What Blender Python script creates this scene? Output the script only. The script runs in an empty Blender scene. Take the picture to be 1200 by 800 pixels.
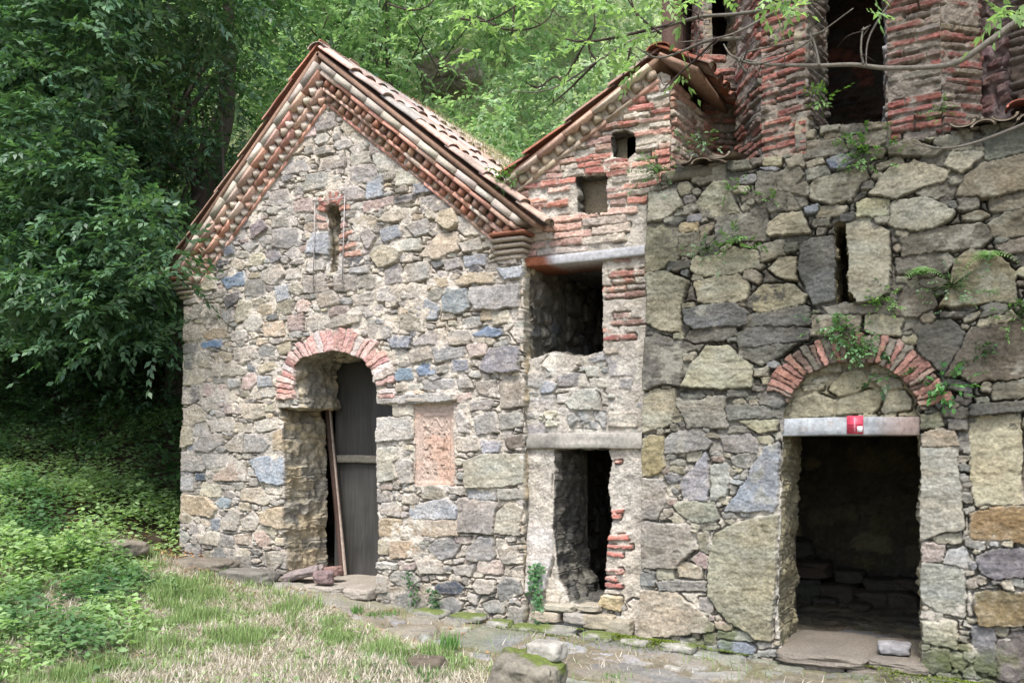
import bpy, math, random
import numpy as np
from mathutils import Vector
rng = np.random.default_rng(7); random.seed(7)
SC = bpy.context.scene
# ---------------- camera ----------------
FPX, CD, EYE = 1050.0, 7.5, 1.75
X0P, HZ, PYP = -1450.0, 525.0, 498.0
pitch = math.atan((HZ-PYP)/FPX)
X1P = 600+(FPX**2+(HZ-PYP)**2)/(600-X0P)
yaw = math.atan2(X1P-600, math.hypot(FPX, HZ-PYP))
CF = np.array([-math.sin(yaw)*math.cos(pitch), math.cos(yaw)*math.cos(pitch), math.sin(pitch)])
CR = np.array([math.cos(yaw), math.sin(yaw), 0.]); CU = np.cross(CR, CF)
CC = np.array([0., -CD, EYE])
cam = bpy.data.cameras.new('camera'); camo = bpy.data.objects.new('camera', cam); SC.collection.objects.link(camo)
camo.location = CC; camo.rotation_euler = (math.pi/2+pitch, 0, yaw)
cam.sensor_width = 36; cam.lens = 36*FPX/1200; cam.shift_y = (PYP-400)/1200; cam.clip_end = 600; cam.clip_start = .05
SC.camera = camo
# ---------------- world, sun, exposure ----------------
SUN_EL, SUN_AZ = math.radians(58), math.radians(168)   # azimuth: clockwise from +Y
SUN_STR, SUN_ANG, SKY_STR, EXPO = 1.8, math.radians(11), 0.15, 1.34
W = bpy.data.worlds.new('World'); SC.world = W; W.use_nodes = True
nt = W.node_tree; bg = nt.nodes['Background']
sk = nt.nodes.new('ShaderNodeTexSky'); sk.sky_type = 'NISHITA'; sk.sun_disc = False
sk.sun_elevation = SUN_EL; sk.sun_rotation = SUN_AZ; sk.air_density = 1.0; sk.dust_density = 3.0; sk.ozone_density = 1.0
nt.links.new(sk.outputs[0], bg.inputs[0]); bg.inputs[1].default_value = SKY_STR
sl = bpy.data.lights.new('sun', 'SUN'); sl.energy = SUN_STR; sl.angle = SUN_ANG; sl.color = (1, .975, .945)
so = bpy.data.objects.new('sun', sl); SC.collection.objects.link(so)
sd = Vector((math.sin(SUN_AZ)*math.cos(SUN_EL), math.cos(SUN_AZ)*math.cos(SUN_EL), math.sin(SUN_EL)))
so.rotation_euler = sd.to_track_quat('Z', 'Y').to_euler()
vs = SC.view_settings; vs.view_transform = 'Standard'; vs.look = 'None'; vs.gamma = 1; vs.exposure = EXPO; vs.use_curve_mapping = False

# ---------------- helpers ----------------
def P(px, py, Y=0.0):
    d = CF+CR*(px-600)/FPX-CU*(py-PYP)/FPX
    return CC+d*((Y-CC[1])/d[1])
def XZ(px, py, Y=0.0):
    p = P(px, py, Y); return (p[0], p[2])
def Gd(px, py, z):
    d = CF+CR*(px-600)/FPX-CU*(py-PYP)/FPX
    return CC+d*((z-CC[2])/d[2])
def lin(c):
    c = np.asarray(c, float)/255.
    return np.where(c <= .04045, c/12.92, ((c+.055)/1.055)**2.4)
def hsh(a, b, c, s):
    h = (a.astype(np.uint32)*np.uint32(374761393)+b.astype(np.uint32)*np.uint32(668265263)+c.astype(np.uint32)*np.uint32(2147483647 & 1274126177)+np.uint32(s*2654435761 & 0xffffffff))
    h = (h ^ (h >> np.uint32(13)))*np.uint32(1274126177); h = h ^ (h >> np.uint32(16))
    return (h & np.uint32(0xffffff)).astype(np.float64)/16777215.
def vn(x, y, z=None, s=1):
    x = np.asarray(x, float); y = np.asarray(y, float)
    ix = np.floor(x); iy = np.floor(y); fx = x-ix; fy = y-iy; fx = fx*fx*(3-2*fx); fy = fy*fy*(3-2*fy)
    ix = ix.astype(np.int64)+50000; iy = iy.astype(np.int64)+50000
    def pl(iz):
        a = hsh(ix, iy, iz, s); b = hsh(ix+1, iy, iz, s); c = hsh(ix, iy+1, iz, s); d = hsh(ix+1, iy+1, iz, s)
        return (a*(1-fx)+b*fx)*(1-fy)+(c*(1-fx)+d*fx)*fy
    if z is None: return pl(np.zeros_like(ix))*2-1
    z = np.asarray(z, float); iz = np.floor(z); fz = z-iz; fz = fz*fz*(3-2*fz); iz = iz.astype(np.int64)+50000
    return (pl(iz)*(1-fz)+pl(iz+1)*fz)*2-1
def fbm(x, y, z=None, s=1, o=4):
    r = 0; a = .5; f = 1.
    for i in range(o):
        r = r+a*vn(np.asarray(x)*f, np.asarray(y)*f, None if z is None else np.asarray(z)*f, s+i*17); a *= .5; f *= 2.03
    return r
def sst(a, b, x):
    t = np.clip((x-a)/(b-a), 0, 1); return t*t*(3-2*t)
def mk(name, V, F, mat, parent=None, col=None, smooth=True, loc=None):
    """V (n,3), F (m,4) or (m,3) array or list of arrays"""
    V = np.asarray(V, np.float32)
    if loc is not None: V = V-np.asarray(loc, np.float32)
    FL = F if isinstance(F, list) else [F]
    FL = [np.asarray(f, np.int32) for f in FL if len(f)]
    me = bpy.data.meshes.new(name)
    me.vertices.add(len(V)); me.vertices.foreach_set('co', V.ravel())
    nl = sum(f.size for f in FL); nf = sum(len(f) for f in FL)
    me.loops.add(nl); me.loops.foreach_set('vertex_index', np.concatenate([f.ravel() for f in FL]))
    tot = np.concatenate([np.full(len(f), f.shape[1], np.int32) for f in FL]); st = np.concatenate([[0], np.cumsum(tot)[:-1]]).astype(np.int32)
    me.polygons.add(nf); me.polygons.foreach_set('loop_start', st); me.polygons.foreach_set('loop_total', tot)
    if smooth: me.polygons.foreach_set('use_smooth', np.ones(nf, bool))
    me.update(calc_edges=True); me.validate()
    if col is not None:
        ca = me.color_attributes.new('Col', 'FLOAT_COLOR', 'POINT')
        c = np.ones((len(V), 4), np.float32); col = np.asarray(col, np.float32); c[:, :col.shape[1]] = col
        ca.data.foreach_set('color', c.ravel())
    me.materials.append(mat)
    o = bpy.data.objects.new(name, me); SC.collection.objects.link(o)
    if loc is not None: o.location = loc
    if parent is not None: o.parent = parent; o.matrix_parent_inverse = parent.matrix_basis.inverted() if loc is None else parent.matrix_basis.inverted()
    return o
def tag(o, label=None, cat=None, group=None, kind=None):
    if label: o['label'] = label
    if cat: o['category'] = cat
    if group: o['group'] = group
    if kind: o['kind'] = kind
    return o
def thing(name, loc, label, cat, group=None):
    o = bpy.data.objects.new(name, None); SC.collection.objects.link(o); o.location = loc; o.empty_display_size = .2
    return tag(o, label, cat, group)
class MB:
    def __init__(s): s.V = []; s.Q = []; s.T = []; s.C = []; s.n = 0
    def add(s, V, Q=None, T=None, c=(.5, .5, .5)):
        V = np.asarray(V, float); c = np.asarray(c, float)
        if c.ndim == 1: c = np.tile(c, (len(V), 1))
        s.V.append(V); s.C.append(c)
        if Q is not None and len(Q): s.Q.append(np.asarray(Q)+s.n)
        if T is not None and len(T): s.T.append(np.asarray(T)+s.n)
        s.n += len(V)
    def build(s, name, mat, parent=None, smooth=True, loc=None):
        F = []
        if s.Q: F.append(np.concatenate(s.Q))
        if s.T: F.append(np.concatenate(s.T))
        return mk(name, np.concatenate(s.V), F, mat, parent, np.concatenate(s.C), smooth, loc)
def rock(m, c, size, ax=None, col=(.4, .38, .33), seed=0, n=5, rough=.12, boxy=.6):
    """rounded irregular block: subdivided cube with rounded corners + noise. ax = 3x3 rows axes"""
    ax = np.eye(3) if ax is None else np.asarray(ax, float)
    V = []; Q = []; 
    g = np.linspace(-1, 1, n+1)
    base = 0
    for a in range(3):
        for sgn in (-1, 1):
            u, v = np.meshgrid(g, g, indexing='ij')
            p = np.zeros((n+1, n+1, 3)); p[..., a] = sgn; p[..., (a+1) % 3] = u; p[..., (a+2) % 3] = v
            V.append(p.reshape(-1, 3))
            i, j = np.meshgrid(np.arange(n), np.arange(n), indexing='ij'); k = base+i*(n+1)+j
            q = np.stack([k, k+n+1, k+n+2, k+1], -1).reshape(-1, 4)
            if sgn < 0: q = q[:, ::-1]
            Q.append(q); base += (n+1)**2
    V = np.concatenate(V); Q = np.concatenate(Q)
    key = np.round(V*1000).astype(int); _, idx, inv = np.unique(key, axis=0, return_index=True, return_inverse=True)
    V = V[idx]; Q = inv.reshape(-1)[Q]
    nrm = V/np.linalg.norm(V, axis=1)[:, None]
    L = (np.abs(V)**8).sum(1)**(1/8.)
    V = V/L[:, None]*boxy+nrm*(1-boxy)*1.15
    o = seed*13.7
    d = np.stack([fbm(V[:, 0]*1.3+o, V[:, 1]*1.3, V[:, 2]*1.3, s=3+k*7, o=3) for k in range(3)], -1)
    V = V+d*rough*2
    S = np.asarray(size, float)/2
    W = np.asarray(c)+(V*S)@ax
    if n >= 8: W = W+(min(.009, .05*min(S))*2)*np.stack([fbm(W[:, 0]*17, W[:, 1]*17, W[:, 2]*17, s=k, o=4) for k in (61, 62, 63)], -1)
    cc = np.asarray(col)*(1+.25*fbm(V[:, 0]*2+o, V[:, 1]*2, V[:, 2]*2, s=9)[:, None])
    m.add(W, Q=Q, c=np.clip(cc, .01, 1))
def obox(m, c, size, ax, col, seed, jit=.0035):
    r_ = np.random.default_rng(seed); S = np.asarray(size, float)/2; ax = np.asarray(ax, float)
    V = np.array([(x, y, z) for x in (-1, 1) for y in (-1, 1) for z in (-1, 1)], float)
    ch = []; Q = []
    V = np.asarray(c)+(V*S+r_.normal(0, jit, (8, 3)))@ax
    m.add(V, Q=[(0, 1, 3, 2), (4, 6, 7, 5), (0, 4, 5, 1), (2, 3, 7, 6), (0, 2, 6, 4), (1, 5, 7, 3)], c=col)
def tube(m, pts, rad, c=(.2, .17, .13), n=7, cap=True):
    pts = np.asarray(pts, float); rad = np.broadcast_to(np.asarray(rad, float), (len(pts),))
    t = np.gradient(pts, axis=0); t /= np.linalg.norm(t, axis=1)[:, None]+1e-9
    ref = np.array([0, 0, 1.]) if abs(t[:, 2]).mean() < .8 else np.array([1., 0, 0])
    a = np.cross(t, ref); a /= np.linalg.norm(a, axis=1)[:, None]+1e-9; b = np.cross(t, a)
    th = np.linspace(0, 2*np.pi, n, endpoint=False)
    V = pts[:, None]+rad[:, None, None]*(np.cos(th)[None, :, None]*a[:, None]+np.sin(th)[None, :, None]*b[:, None])
    k = len(pts); i, j = np.meshgrid(np.arange(k-1), np.arange(n), indexing='ij')
    Q = np.stack([i*n+j, i*n+(j+1) % n, (i+1)*n+(j+1) % n, (i+1)*n+j], -1).reshape(-1, 4)
    V = V.reshape(-1, 3)
    T = []
    if cap:
        V = np.concatenate([V, pts[:1], pts[-1:]]); 
        T = [(k*n, (j+1) % n, j) for j in range(n)]+[(k*n+1, (k-1)*n+j, (k-1)*n+(j+1) % n) for j in range(n)]
    m.add(V, Q=Q, T=T, c=c)
def smooth_path(ctrl, n=6):
    c = np.asarray(ctrl, float); out = []
    for i in range(len(c)-1):
        p0 = c[max(i-1, 0)]; p1 = c[i]; p2 = c[i+1]; p3 = c[min(i+2, len(c)-1)]
        for t in np.linspace(0, 1, n, endpoint=False):
            out.append(.5*((2*p1)+(-p0+p2)*t+(2*p0-5*p1+4*p2-p3)*t*t+(-p0+3*p1-3*p2+p3)*t**3))
    out.append(c[-1]); return np.array(out)

# ---------------- materials ----------------
def newmat(name):
    m = bpy.data.materials.new(name); m.use_nodes = True; t = m.node_tree
    return m, t, t.nodes['Principled BSDF'], t.nodes['Material Output']
def mat_attr(name, rough=.9, nscale=60., namt=.25, bump=.5, bdist=.006, bscale=90., spec=.25, extra=None):
    """base colour from the mesh's own 'Col' attribute, broken up by noise; bump noise"""
    m, t, b, o = newmat(name); N = t.nodes; L = t.links
    a = N.new('ShaderNodeAttribute'); a.attribute_name = 'Col'
    tc = N.new('ShaderNodeTexCoord')
    n1 = N.new('ShaderNodeTexNoise'); n1.inputs['Scale'].default_value = nscale; n1.inputs['Detail'].default_value = 6; n1.inputs['Roughness'].default_value = .65
    L.new(tc.outputs['Object'], n1.inputs['Vector'])
    mr = N.new('ShaderNodeMapRange'); mr.inputs[1].default_value = .3; mr.inputs[2].default_value = .7; mr.inputs[3].default_value = 1-namt; mr.inputs[4].default_value = 1+namt
    L.new(n1.outputs[0], mr.inputs[0])
    mx = N.new('ShaderNodeVectorMath'); mx.operation = 'SCALE'; L.new(a.outputs['Color'], mx.inputs[0]); L.new(mr.outputs[0], mx.inputs[3])
    L.new(mx.outputs[0], b.inputs['Base Color'])
    n2 = N.new('ShaderNodeTexNoise'); n2.inputs['Scale'].default_value = bscale; n2.inputs['Detail'].default_value = 7; n2.inputs['Roughness'].default_value = .7
    L.new(tc.outputs['Object'], n2.inputs['Vector'])
    bp = N.new('ShaderNodeBump'); bp.inputs['Strength'].default_value = bump; bp.inputs['Distance'].default_value = bdist
    L.new(n2.outputs[0], bp.inputs['Height']); L.new(bp.outputs[0], b.inputs['Normal'])
    b.inputs['Roughness'].default_value = rough; b.inputs['Specular IOR Level'].default_value = spec
    return m
M_stone = mat_attr('masonry', nscale=45, namt=.28, bump=.75, bdist=.012, bscale=70)
M_rock = mat_attr('rock', nscale=30, namt=.3, bump=.7, bdist=.012, bscale=50)
M_brick = mat_attr('terracotta', nscale=50, namt=.3, bump=.6, bdist=.006, bscale=90)
M_tile = mat_attr('roof tile', nscale=25, namt=.3, bump=.5, bdist=.005, bscale=70)
M_wood = mat_attr('weathered wood', rough=.85, nscale=30, namt=.3, bump=.5, bdist=.005, bscale=60)
M_bark = mat_attr('bark', nscale=25, namt=.35, bump=.8, bdist=.015, bscale=30)
M_soil = mat_attr('soil', nscale=14, namt=.35, bump=.8, bdist=.03, bscale=18)
def mat_leaf(name, trans=.35, rough=.45, spec=.5, tint=(1.0, 1.15, .5)):
    m, t, b, o = newmat(name); N = t.nodes; L = t.links
    a = N.new('ShaderNodeAttribute'); a.attribute_name = 'Col'; L.new(a.outputs['Color'], b.inputs['Base Color'])
    b.inputs['Roughness'].default_value = rough; b.inputs['Specular IOR Level'].default_value = spec
    tr = N.new('ShaderNodeBsdfTranslucent'); mu = N.new('ShaderNodeVectorMath'); mu.operation = 'MULTIPLY'; mu.inputs[1].default_value = tint
    L.new(a.outputs['Color'], mu.inputs[0]); L.new(mu.outputs[0], tr.inputs['Color'])
    ms = N.new('ShaderNodeMixShader'); ms.inputs[0].default_value = trans
    L.new(b.outputs[0], ms.inputs[1]); L.new(tr.outputs[0], ms.inputs[2]); L.new(ms.outputs[0], o.inputs['Surface'])
    return m
M_leaf = mat_leaf('leaf'); M_leafb = mat_leaf('bright leaf', .5, .5, .35, (1.15, 1.25, .75)); M_grass = mat_leaf('grass blade', .3, .7, .2, (1.1, 1.1, .7))
def mat_door():
    m, t, b, o = newmat('dark sheet metal'); N = t.nodes; L = t.links
    tc = N.new('ShaderNodeTexCoord'); mp = N.new('ShaderNodeMapping'); mp.inputs['Scale'].default_value = (60, 60, 2.5); L.new(tc.outputs['Object'], mp.inputs[0])
    n = N.new('ShaderNodeTexNoise'); n.inputs['Scale'].default_value = 1.; n.inputs['Detail'].default_value = 6; L.new(mp.outputs[0], n.inputs['Vector'])
    n2 = N.new('ShaderNodeTexNoise'); n2.inputs['Scale'].default_value = 2.2; n2.inputs['Detail'].default_value = 5; L.new(tc.outputs['Object'], n2.inputs['Vector'])
    r = N.new('ShaderNodeValToRGB'); r.color_ramp.elements[0].position = .3; r.color_ramp.elements[0].color = (.024, .023, .021, 1); r.color_ramp.elements[1].position = .75; r.color_ramp.elements[1].color = (.085, .082, .076, 1)
    ad = N.new('ShaderNodeMath'); ad.operation = 'ADD'; ml = N.new('ShaderNodeMath'); ml.operation = 'MULTIPLY'; ml.inputs[1].default_value = .5
    L.new(n.outputs[0], ad.inputs[0]); L.new(n2.outputs[0], ad.inputs[1]); L.new(ad.outputs[0], ml.inputs[0]); L.new(ml.outputs[0], r.inputs[0]); L.new(r.outputs[0], b.inputs['Base Color'])
    b.inputs['Roughness'].default_value = .6; b.inputs['Metallic'].default_value = .2
    return m
M_door = mat_door()
def mat_plain(name, col, rough=.6, metal=0., ns=20, amt=.3):
    m, t, b, o = newmat(name); N = t.nodes; L = t.links
    tc = N.new('ShaderNodeTexCoord'); n = N.new('ShaderNodeTexNoise'); n.inputs['Scale'].default_value = ns; n.inputs['Detail'].default_value = 6; L.new(tc.outputs['Object'], n.inputs['Vector'])
    r = N.new('ShaderNodeValToRGB'); r.color_ramp.elements[0].position = .3; r.color_ramp.elements[1].position = .7
    r.color_ramp.elements[0].color = tuple(c*(1-amt) for c in col)+(1,); r.color_ramp.elements[1].color = tuple(min(1, c*(1+amt)) for c in col)+(1,)
    L.new(n.outputs[0], r.inputs[0]); L.new(r.outputs[0], b.inputs['Base Color']); b.inputs['Roughness'].default_value = rough; b.inputs['Metallic'].default_value = metal
    return m
M_iron = mat_plain('painted iron', (.34, .31, .30), .6, .3)
M_red = mat_plain('red enamel', (.50, .045, .085), .5, 0, 40, .35)
M_white = mat_plain('white enamel', (.75, .75, .75), .5, 0, 40, .1)

# ---------------- masonry relief ----------------
def poly_sd(x, z, poly):
    poly = np.asarray(poly, float); d = np.full(x.shape, 1e9); ins = np.zeros(x.shape, bool)
    n = len(poly)
    for i in range(n):
        a = poly[i]; b = poly[(i+1) % n]; e = b-a; wx = x-a[0]; wz = z-a[1]
        t = np.clip((wx*e[0]+wz*e[1])/(e@e+1e-12), 0, 1)
        d = np.minimum(d, (wx-t*e[0])**2+(wz-t*e[1])**2)
        if a[1] != b[1]:
            c = (a[1] > z) != (b[1] > z)
            ins ^= c & (x < (b[0]-a[0])*(z-a[1])/(b[1]-a[1])+a[0])
    d = np.sqrt(d); return np.where(ins, d, -d)
def rnd_poly(r, cx, cz, w, h, rot=.08):
    a = r.normal(0, rot); k = r.random()
    j = lambda s=.16: r.uniform(-s, s)
    p = [(-1+j(), -1+j()), (1+j(), -1+j()), (1+j(), 1+j()), (-1+j(), 1+j())]
    if k < .55:
        c = r.uniform(.15, .5); i = int(r.integers(4)); q = []
        for t_, v in enumerate(p):
            if t_ == i:
                pv = p[(i-1) % 4]; nx = p[(i+1) % 4]
                q += [(v[0]+(pv[0]-v[0])*c*.6, v[1]+(pv[1]-v[1])*c*.6), (v[0]+(nx[0]-v[0])*c*.6, v[1]+(nx[1]-v[1])*c*.6)]
            else: q.append(v)
        p = q
    elif k < .75: p = [(-1+j(), 0+j(.4)), (-.45+j(), -1), (.55+j(), -1+j()), (1+j(), 0+j(.4)), (.4+j(), 1), (-.5+j(), 1+j())]
    p = np.array(p)*[w/2, h/2]; ca, sa = math.cos(a), math.sin(a)
    return np.stack([cx+p[:, 0]*ca-p[:, 1]*sa, cz+p[:, 0]*sa+p[:, 1]*ca], -1)
def palette(r, pal):
    ws = np.array([p[3] for p in pal], float); i = r.choice(len(pal), p=ws/ws.sum()); c = np.array(pal[i][:3], float)
    return np.clip(c*r.uniform(.86, 1.1)+r.normal(0, 1.6, 3), 10, 250)
def sheet(name, outer, holes, stones, fill=(), o3=(0, 0, 0), u3=(1, 0, 0), n3=(0, -1, 0), res=.008, seed=1, mat=None, parent=None,
          mort=(200, 190, 175), mlev=-.004, mamp=.02, prot=(.012, .032), K=.8, lichen=None, warp=.010, skirt=.2, hole_depth=None,
          crev=.5, mortfn=None, stfn=None, ring_cols=None, facevar=.012, up3=(0, 0, 1), sat=1., bevk=.12, tight=.009, smear=.6, lift=1.):
    """stones: list (poly, rgb, protrusion or None). fill: list dict(poly, sizes=[(w0,w1,h0,h1,tries)], pal, prot)"""
    r = np.random.default_rng(seed); outer = np.asarray(outer, float)
    x0, z0 = outer.min(0)-.01; x1, z1 = outer.max(0)+.01
    nx = int((x1-x0)/res)+2; nz = int((z1-z0)/res)+2
    gx = x0+np.arange(nx)*res; gz = z0+np.arange(nz)*res
    X, Z = np.meshgrid(gx, gz)          # (nz,nx)
    so_ = seed*3.1
    WX = X+warp*fbm(X*9+so_, Z*9, s=seed, o=3)*1.6+warp*.35*vn(X*55, Z*55, s=seed+3)
    WZ = Z+warp*fbm(X*9+40+so_, Z*9, s=seed+5, o=3)*1.6+warp*.35*vn(X*55+9, Z*55, s=seed+4)
    OUT = poly_sd(X, Z, outer); HOL = np.full(X.shape, -9.); HID = np.zeros(X.shape, int)
    for i, h in enumerate(holes):
        s_ = poly_sd(WX, WZ, h); u = s_ > HOL; HOL[u] = s_[u]; HID[u] = i
    # coarse occupancy for fill
    cs = .014; cx = np.arange(x0, x1, cs); cz = np.arange(z0, z1, cs); CX, CZ = np.meshgrid(cx, cz)
    occ = poly_sd(CX, CZ, outer) < -.03
    for h in holes: occ |= poly_sd(CX, CZ, h) > .0
    def win(poly, gx0, step, nx_, gz0, nz_, mg):
        i0 = max(int((poly[:, 0].min()-mg-gx0)/step), 0); i1 = min(int((poly[:, 0].max()+mg-gx0)/step)+2, nx_)
        j0 = max(int((poly[:, 1].min()-mg-gz0)/step), 0); j1 = min(int((poly[:, 1].max()+mg-gz0)/step)+2, nz_)
        return slice(j0, j1), slice(i0, i1)
    allst = []
    for st in stones:
        p = np.asarray(st[0], float); allst.append((p, np.asarray(st[1], float), st[2] if len(st) > 2 and st[2] is not None else r.uniform(*prot)))
        w = win(p, x0, cs, len(cx), z0, len(cz), .0)
        if CX[w].size: occ[w] |= poly_sd(CX[w], CZ[w], p) > -.004
    for f in fill:
        inside = poly_sd(CX, CZ, f['poly']) > 0
        lo = np.asarray(f['poly']).min(0); hi = np.asarray(f['poly']).max(0)
        if 'course' in f:   # brick courses
            z = lo[1]; ph, pt = f['course']; row = 0
            while z < hi[1]:
                hh = pt*r.uniform(.8, 1.15); x = lo[0]-r.uniform(0, .2)
                while x < hi[0]:
                    wl = r.uniform(*f['len']); 
                    if r.random() > f.get('skip', .15):
                        p = np.array([(x+r.normal(0, .004), z+r.normal(0, .003)), (x+wl, z+r.normal(0, .004)), (x+wl+r.normal(0, .004), z+hh+r.normal(0, .004)), (x, z+hh+r.normal(0, .003))])
                        p[:, 1] += .006*np.sin(x*3+row)
                        w = win(p, x0, cs, len(cx), z0, len(cz), .0)
                        if CX[w].size:
                            b = poly_sd(CX[w], CZ[w], p) > -.002
                            if b.any() and (occ[w][b]).mean() < .25 and inside[w][b].mean() > .7:
                                occ[w] |= b; allst.append((p, palette(r, f['pal']), r.uniform(*f.get('prot', prot))))
                    x += wl+r.uniform(.006, .02)
                z += ph; row += 1
            continue
        for (w0, w1, h0, h1, tries) in f['sizes']:
            for _ in range(tries):
                px = r.uniform(lo[0], hi[0]); pz = r.uniform(lo[1], hi[1])
                i = int((px-x0)/cs); j = int((pz-z0)/cs)
                if not (0 <= i < len(cx) and 0 <= j < len(cz)) or occ[j, i] or not inside[j, i]: continue
                p = rnd_poly(r, px, pz, r.uniform(w0, w1), r.uniform(h0, h1), f.get('rot', .08))
                w = win(p, x0, cs, len(cx), z0, len(cz), .0)
                b = poly_sd(CX[w], CZ[w], p) > -.003
                if b.any() and occ[w][b].mean() < .05:
                    occ[w] |= b; allst.append((p, palette(r, f['pal']), r.uniform(*f.get('prot', prot))))
    S1 = np.full(X.shape, -1.); S2 = np.full(X.shape, -1.); ID = np.full(X.shape, -1)
    grow = np.array([r.uniform(.0, tight) for _ in allst]+[0])
    for k, (p, c, pr) in enumerate(allst):
        w = win(p, x0, res, nx, z0, nz, .03)
        if not X[w].size: continue
        s_ = poly_sd(WX[w], WZ[w], p)+grow[k]
        a = S1[w]; b = S2[w]; idw = ID[w]
        new = s_ > a
        b[new] = a[new]; a[new] = s_[new]; idw[new] = k
        m2 = (~new) & (s_ > b); b[m2] = s_[m2]
    n = len(allst)
    cen = np.array([p.mean(0) for p, _, _ in allst]+[(0, 0)]); cols = np.array([c for _, c, _ in allst]+[(100, 100, 100)]); prs = np.array([q for _, _, q in allst]+[0])
    dim = np.array([min(np.ptp(p[:, 0]), np.ptp(p[:, 1])) for p, _, _ in allst]+[.1])
    tx = r.normal(0, .05, n+1); tz = r.normal(0, .06, n+1)-.02
    e = np.minimum(S1, (S1-S2)*.6)+.004*fbm(X*30, Z*30, s=seed+41, o=2)
    bev = np.clip(dim[ID]*bevk, .003, .0065)
    prof = np.sqrt(np.clip(1-(1-np.clip(e/bev, 0, 1))**2, 0, 1))
    lay = fbm(X*14+ID*3.3, Z*40+ID*1.7, s=seed+8, o=3)      # split faces
    fa = fbm(X*6+ID*5.1, Z*6, s=seed+9, o=5); fc = np.abs(fbm(X*9+ID*2.1, Z*13, s=seed+10, o=3))
    hs = prs[ID]+tx[ID]*(X-cen[ID, 0])+tz[ID]*(Z-cen[ID, 1])+facevar*fa*1.5+facevar*.5*lay-facevar*1.3*fc+.0025*vn(X*70, Z*70, s=seed+42)
    hs = -.05+(hs+.05)*prof
    hs[(ID < 0) | (S1 <= 0)] = -.2
    mn = fbm(X*11, Z*11, s=seed+20, o=5); mb = fbm(X*2.2, Z*2.2, s=seed+21, o=3)
    hm = mlev+mamp*mn*1.2+mamp*.7*mb+.004*vn(X*90, Z*90, s=seed+2)
    cr = fbm(X*5+9, Z*5, s=seed+22, o=3)
    band = np.exp(-((S1+.005)/.0065)**2)*sst(.25-crev*.6, .45-crev*.3, cr+.25*vn(X*14, Z*14, s=seed+23)) if crev > 0 else 0
    hm = hm-.075*band
    st = hs > hm
    H = np.maximum(hs, hm)
    # colour
    v1 = fbm(X*6+ID*2.7, Z*6, s=seed+31, o=5); v2 = fbm(X*22, Z*22, s=seed+32, o=4); v3 = fbm(X*3+ID*9.7, Z*9+ID, s=seed+33, o=4)
    cols = cols*lift; lum = cols.mean(1, keepdims=True); cols = lum+(cols-lum)*sat; CS = lin(np.clip(cols[ID], 0, 250))
    CS = CS*(1+.32*v1+.25*v2)[..., None]
    CS = CS*np.stack([1+.08*v3, 1+.0*v3, 1-.09*v3], -1)
    if stfn is not None: CS = stfn(X, Z, CS, ID)
    MC = lin(mort)*np.ones(X.shape+(3,))
    if mortfn is not None: MC = mortfn(X, Z, MC)
    MC = MC*(1+.35*mn+.2*v2)[..., None]*np.stack([1+.05*mb, 1+0*mb, 1-.08*mb], -1)
    # mortar smeared thinly on stones near edges
    sm = (sst(.028, .0, e)*sst(-.2, .25, mn)+.35*sst(.05, .4, v2+mb*.3))[..., None]*smear; sm = np.clip(sm, 0, .9)
    spk = .16*vn(X*110, Z*110, s=seed+43)+.14*vn(X*60, Z*60, s=seed+44)
    CS = CS*(1+spk[..., None]); MC = MC*(1+.8*spk[..., None])
    C = np.where(st[..., None], CS*(1-sm)+MC*sm, MC)*K
    if lichen is not None: C = lichen(X, Z, C)
    C = np.clip(C, .008, .85)
    keep = (OUT > 0) & (HOL < 0)
    fk = keep[:-1, :-1] & keep[1:, :-1] & keep[:-1, 1:] & keep[1:, 1:]
    vid = np.arange(nx*nz).reshape(nz, nx)
    a = vid[:-1, :-1][fk]; b = vid[:-1, 1:][fk]; c_ = vid[1:, 1:][fk]; d_ = vid[1:, :-1][fk]
    Q = np.stack([a, b, c_, d_], -1)
    used = np.zeros(nx*nz, bool); used[Q.ravel()] = True; remap = np.cumsum(used)-1; Q = remap[Q]
    XX = X.ravel()[used]; ZZ = Z.ravel()[used]; HH = H.ravel()[used]; CL = C.reshape(-1, 3)[used]; HI = HID.ravel()[used]; NH = (HOL.ravel()[used] > -res*3)
    # boundary edges
    E = np.concatenate([Q[:, [0, 1]], Q[:, [1, 2]], Q[:, [2, 3]], Q[:, [3, 0]]]); key = np.sort(E, 1); kk = key[:, 0].astype(np.int64)*10000000+key[:, 1]
    _, inv, cnt = np.unique(kk, return_inverse=True, return_counts=True); B = E[cnt[inv.reshape(-1)] == 1]
    o3 = np.array(o3, float); u3 = np.array(u3, float); n3 = np.array(n3, float); up3 = np.array(up3, float)
    def to3(x, z, h): return o3+np.outer(x, u3)+np.outer(z, up3)+np.outer(h, n3)
    V = [to3(XX, ZZ, HH)]; CV = [CL]; QL = [Q]; nb = len(XX)
    groups = {}
    be_h = NH[B[:, 0]] & NH[B[:, 1]]
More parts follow.
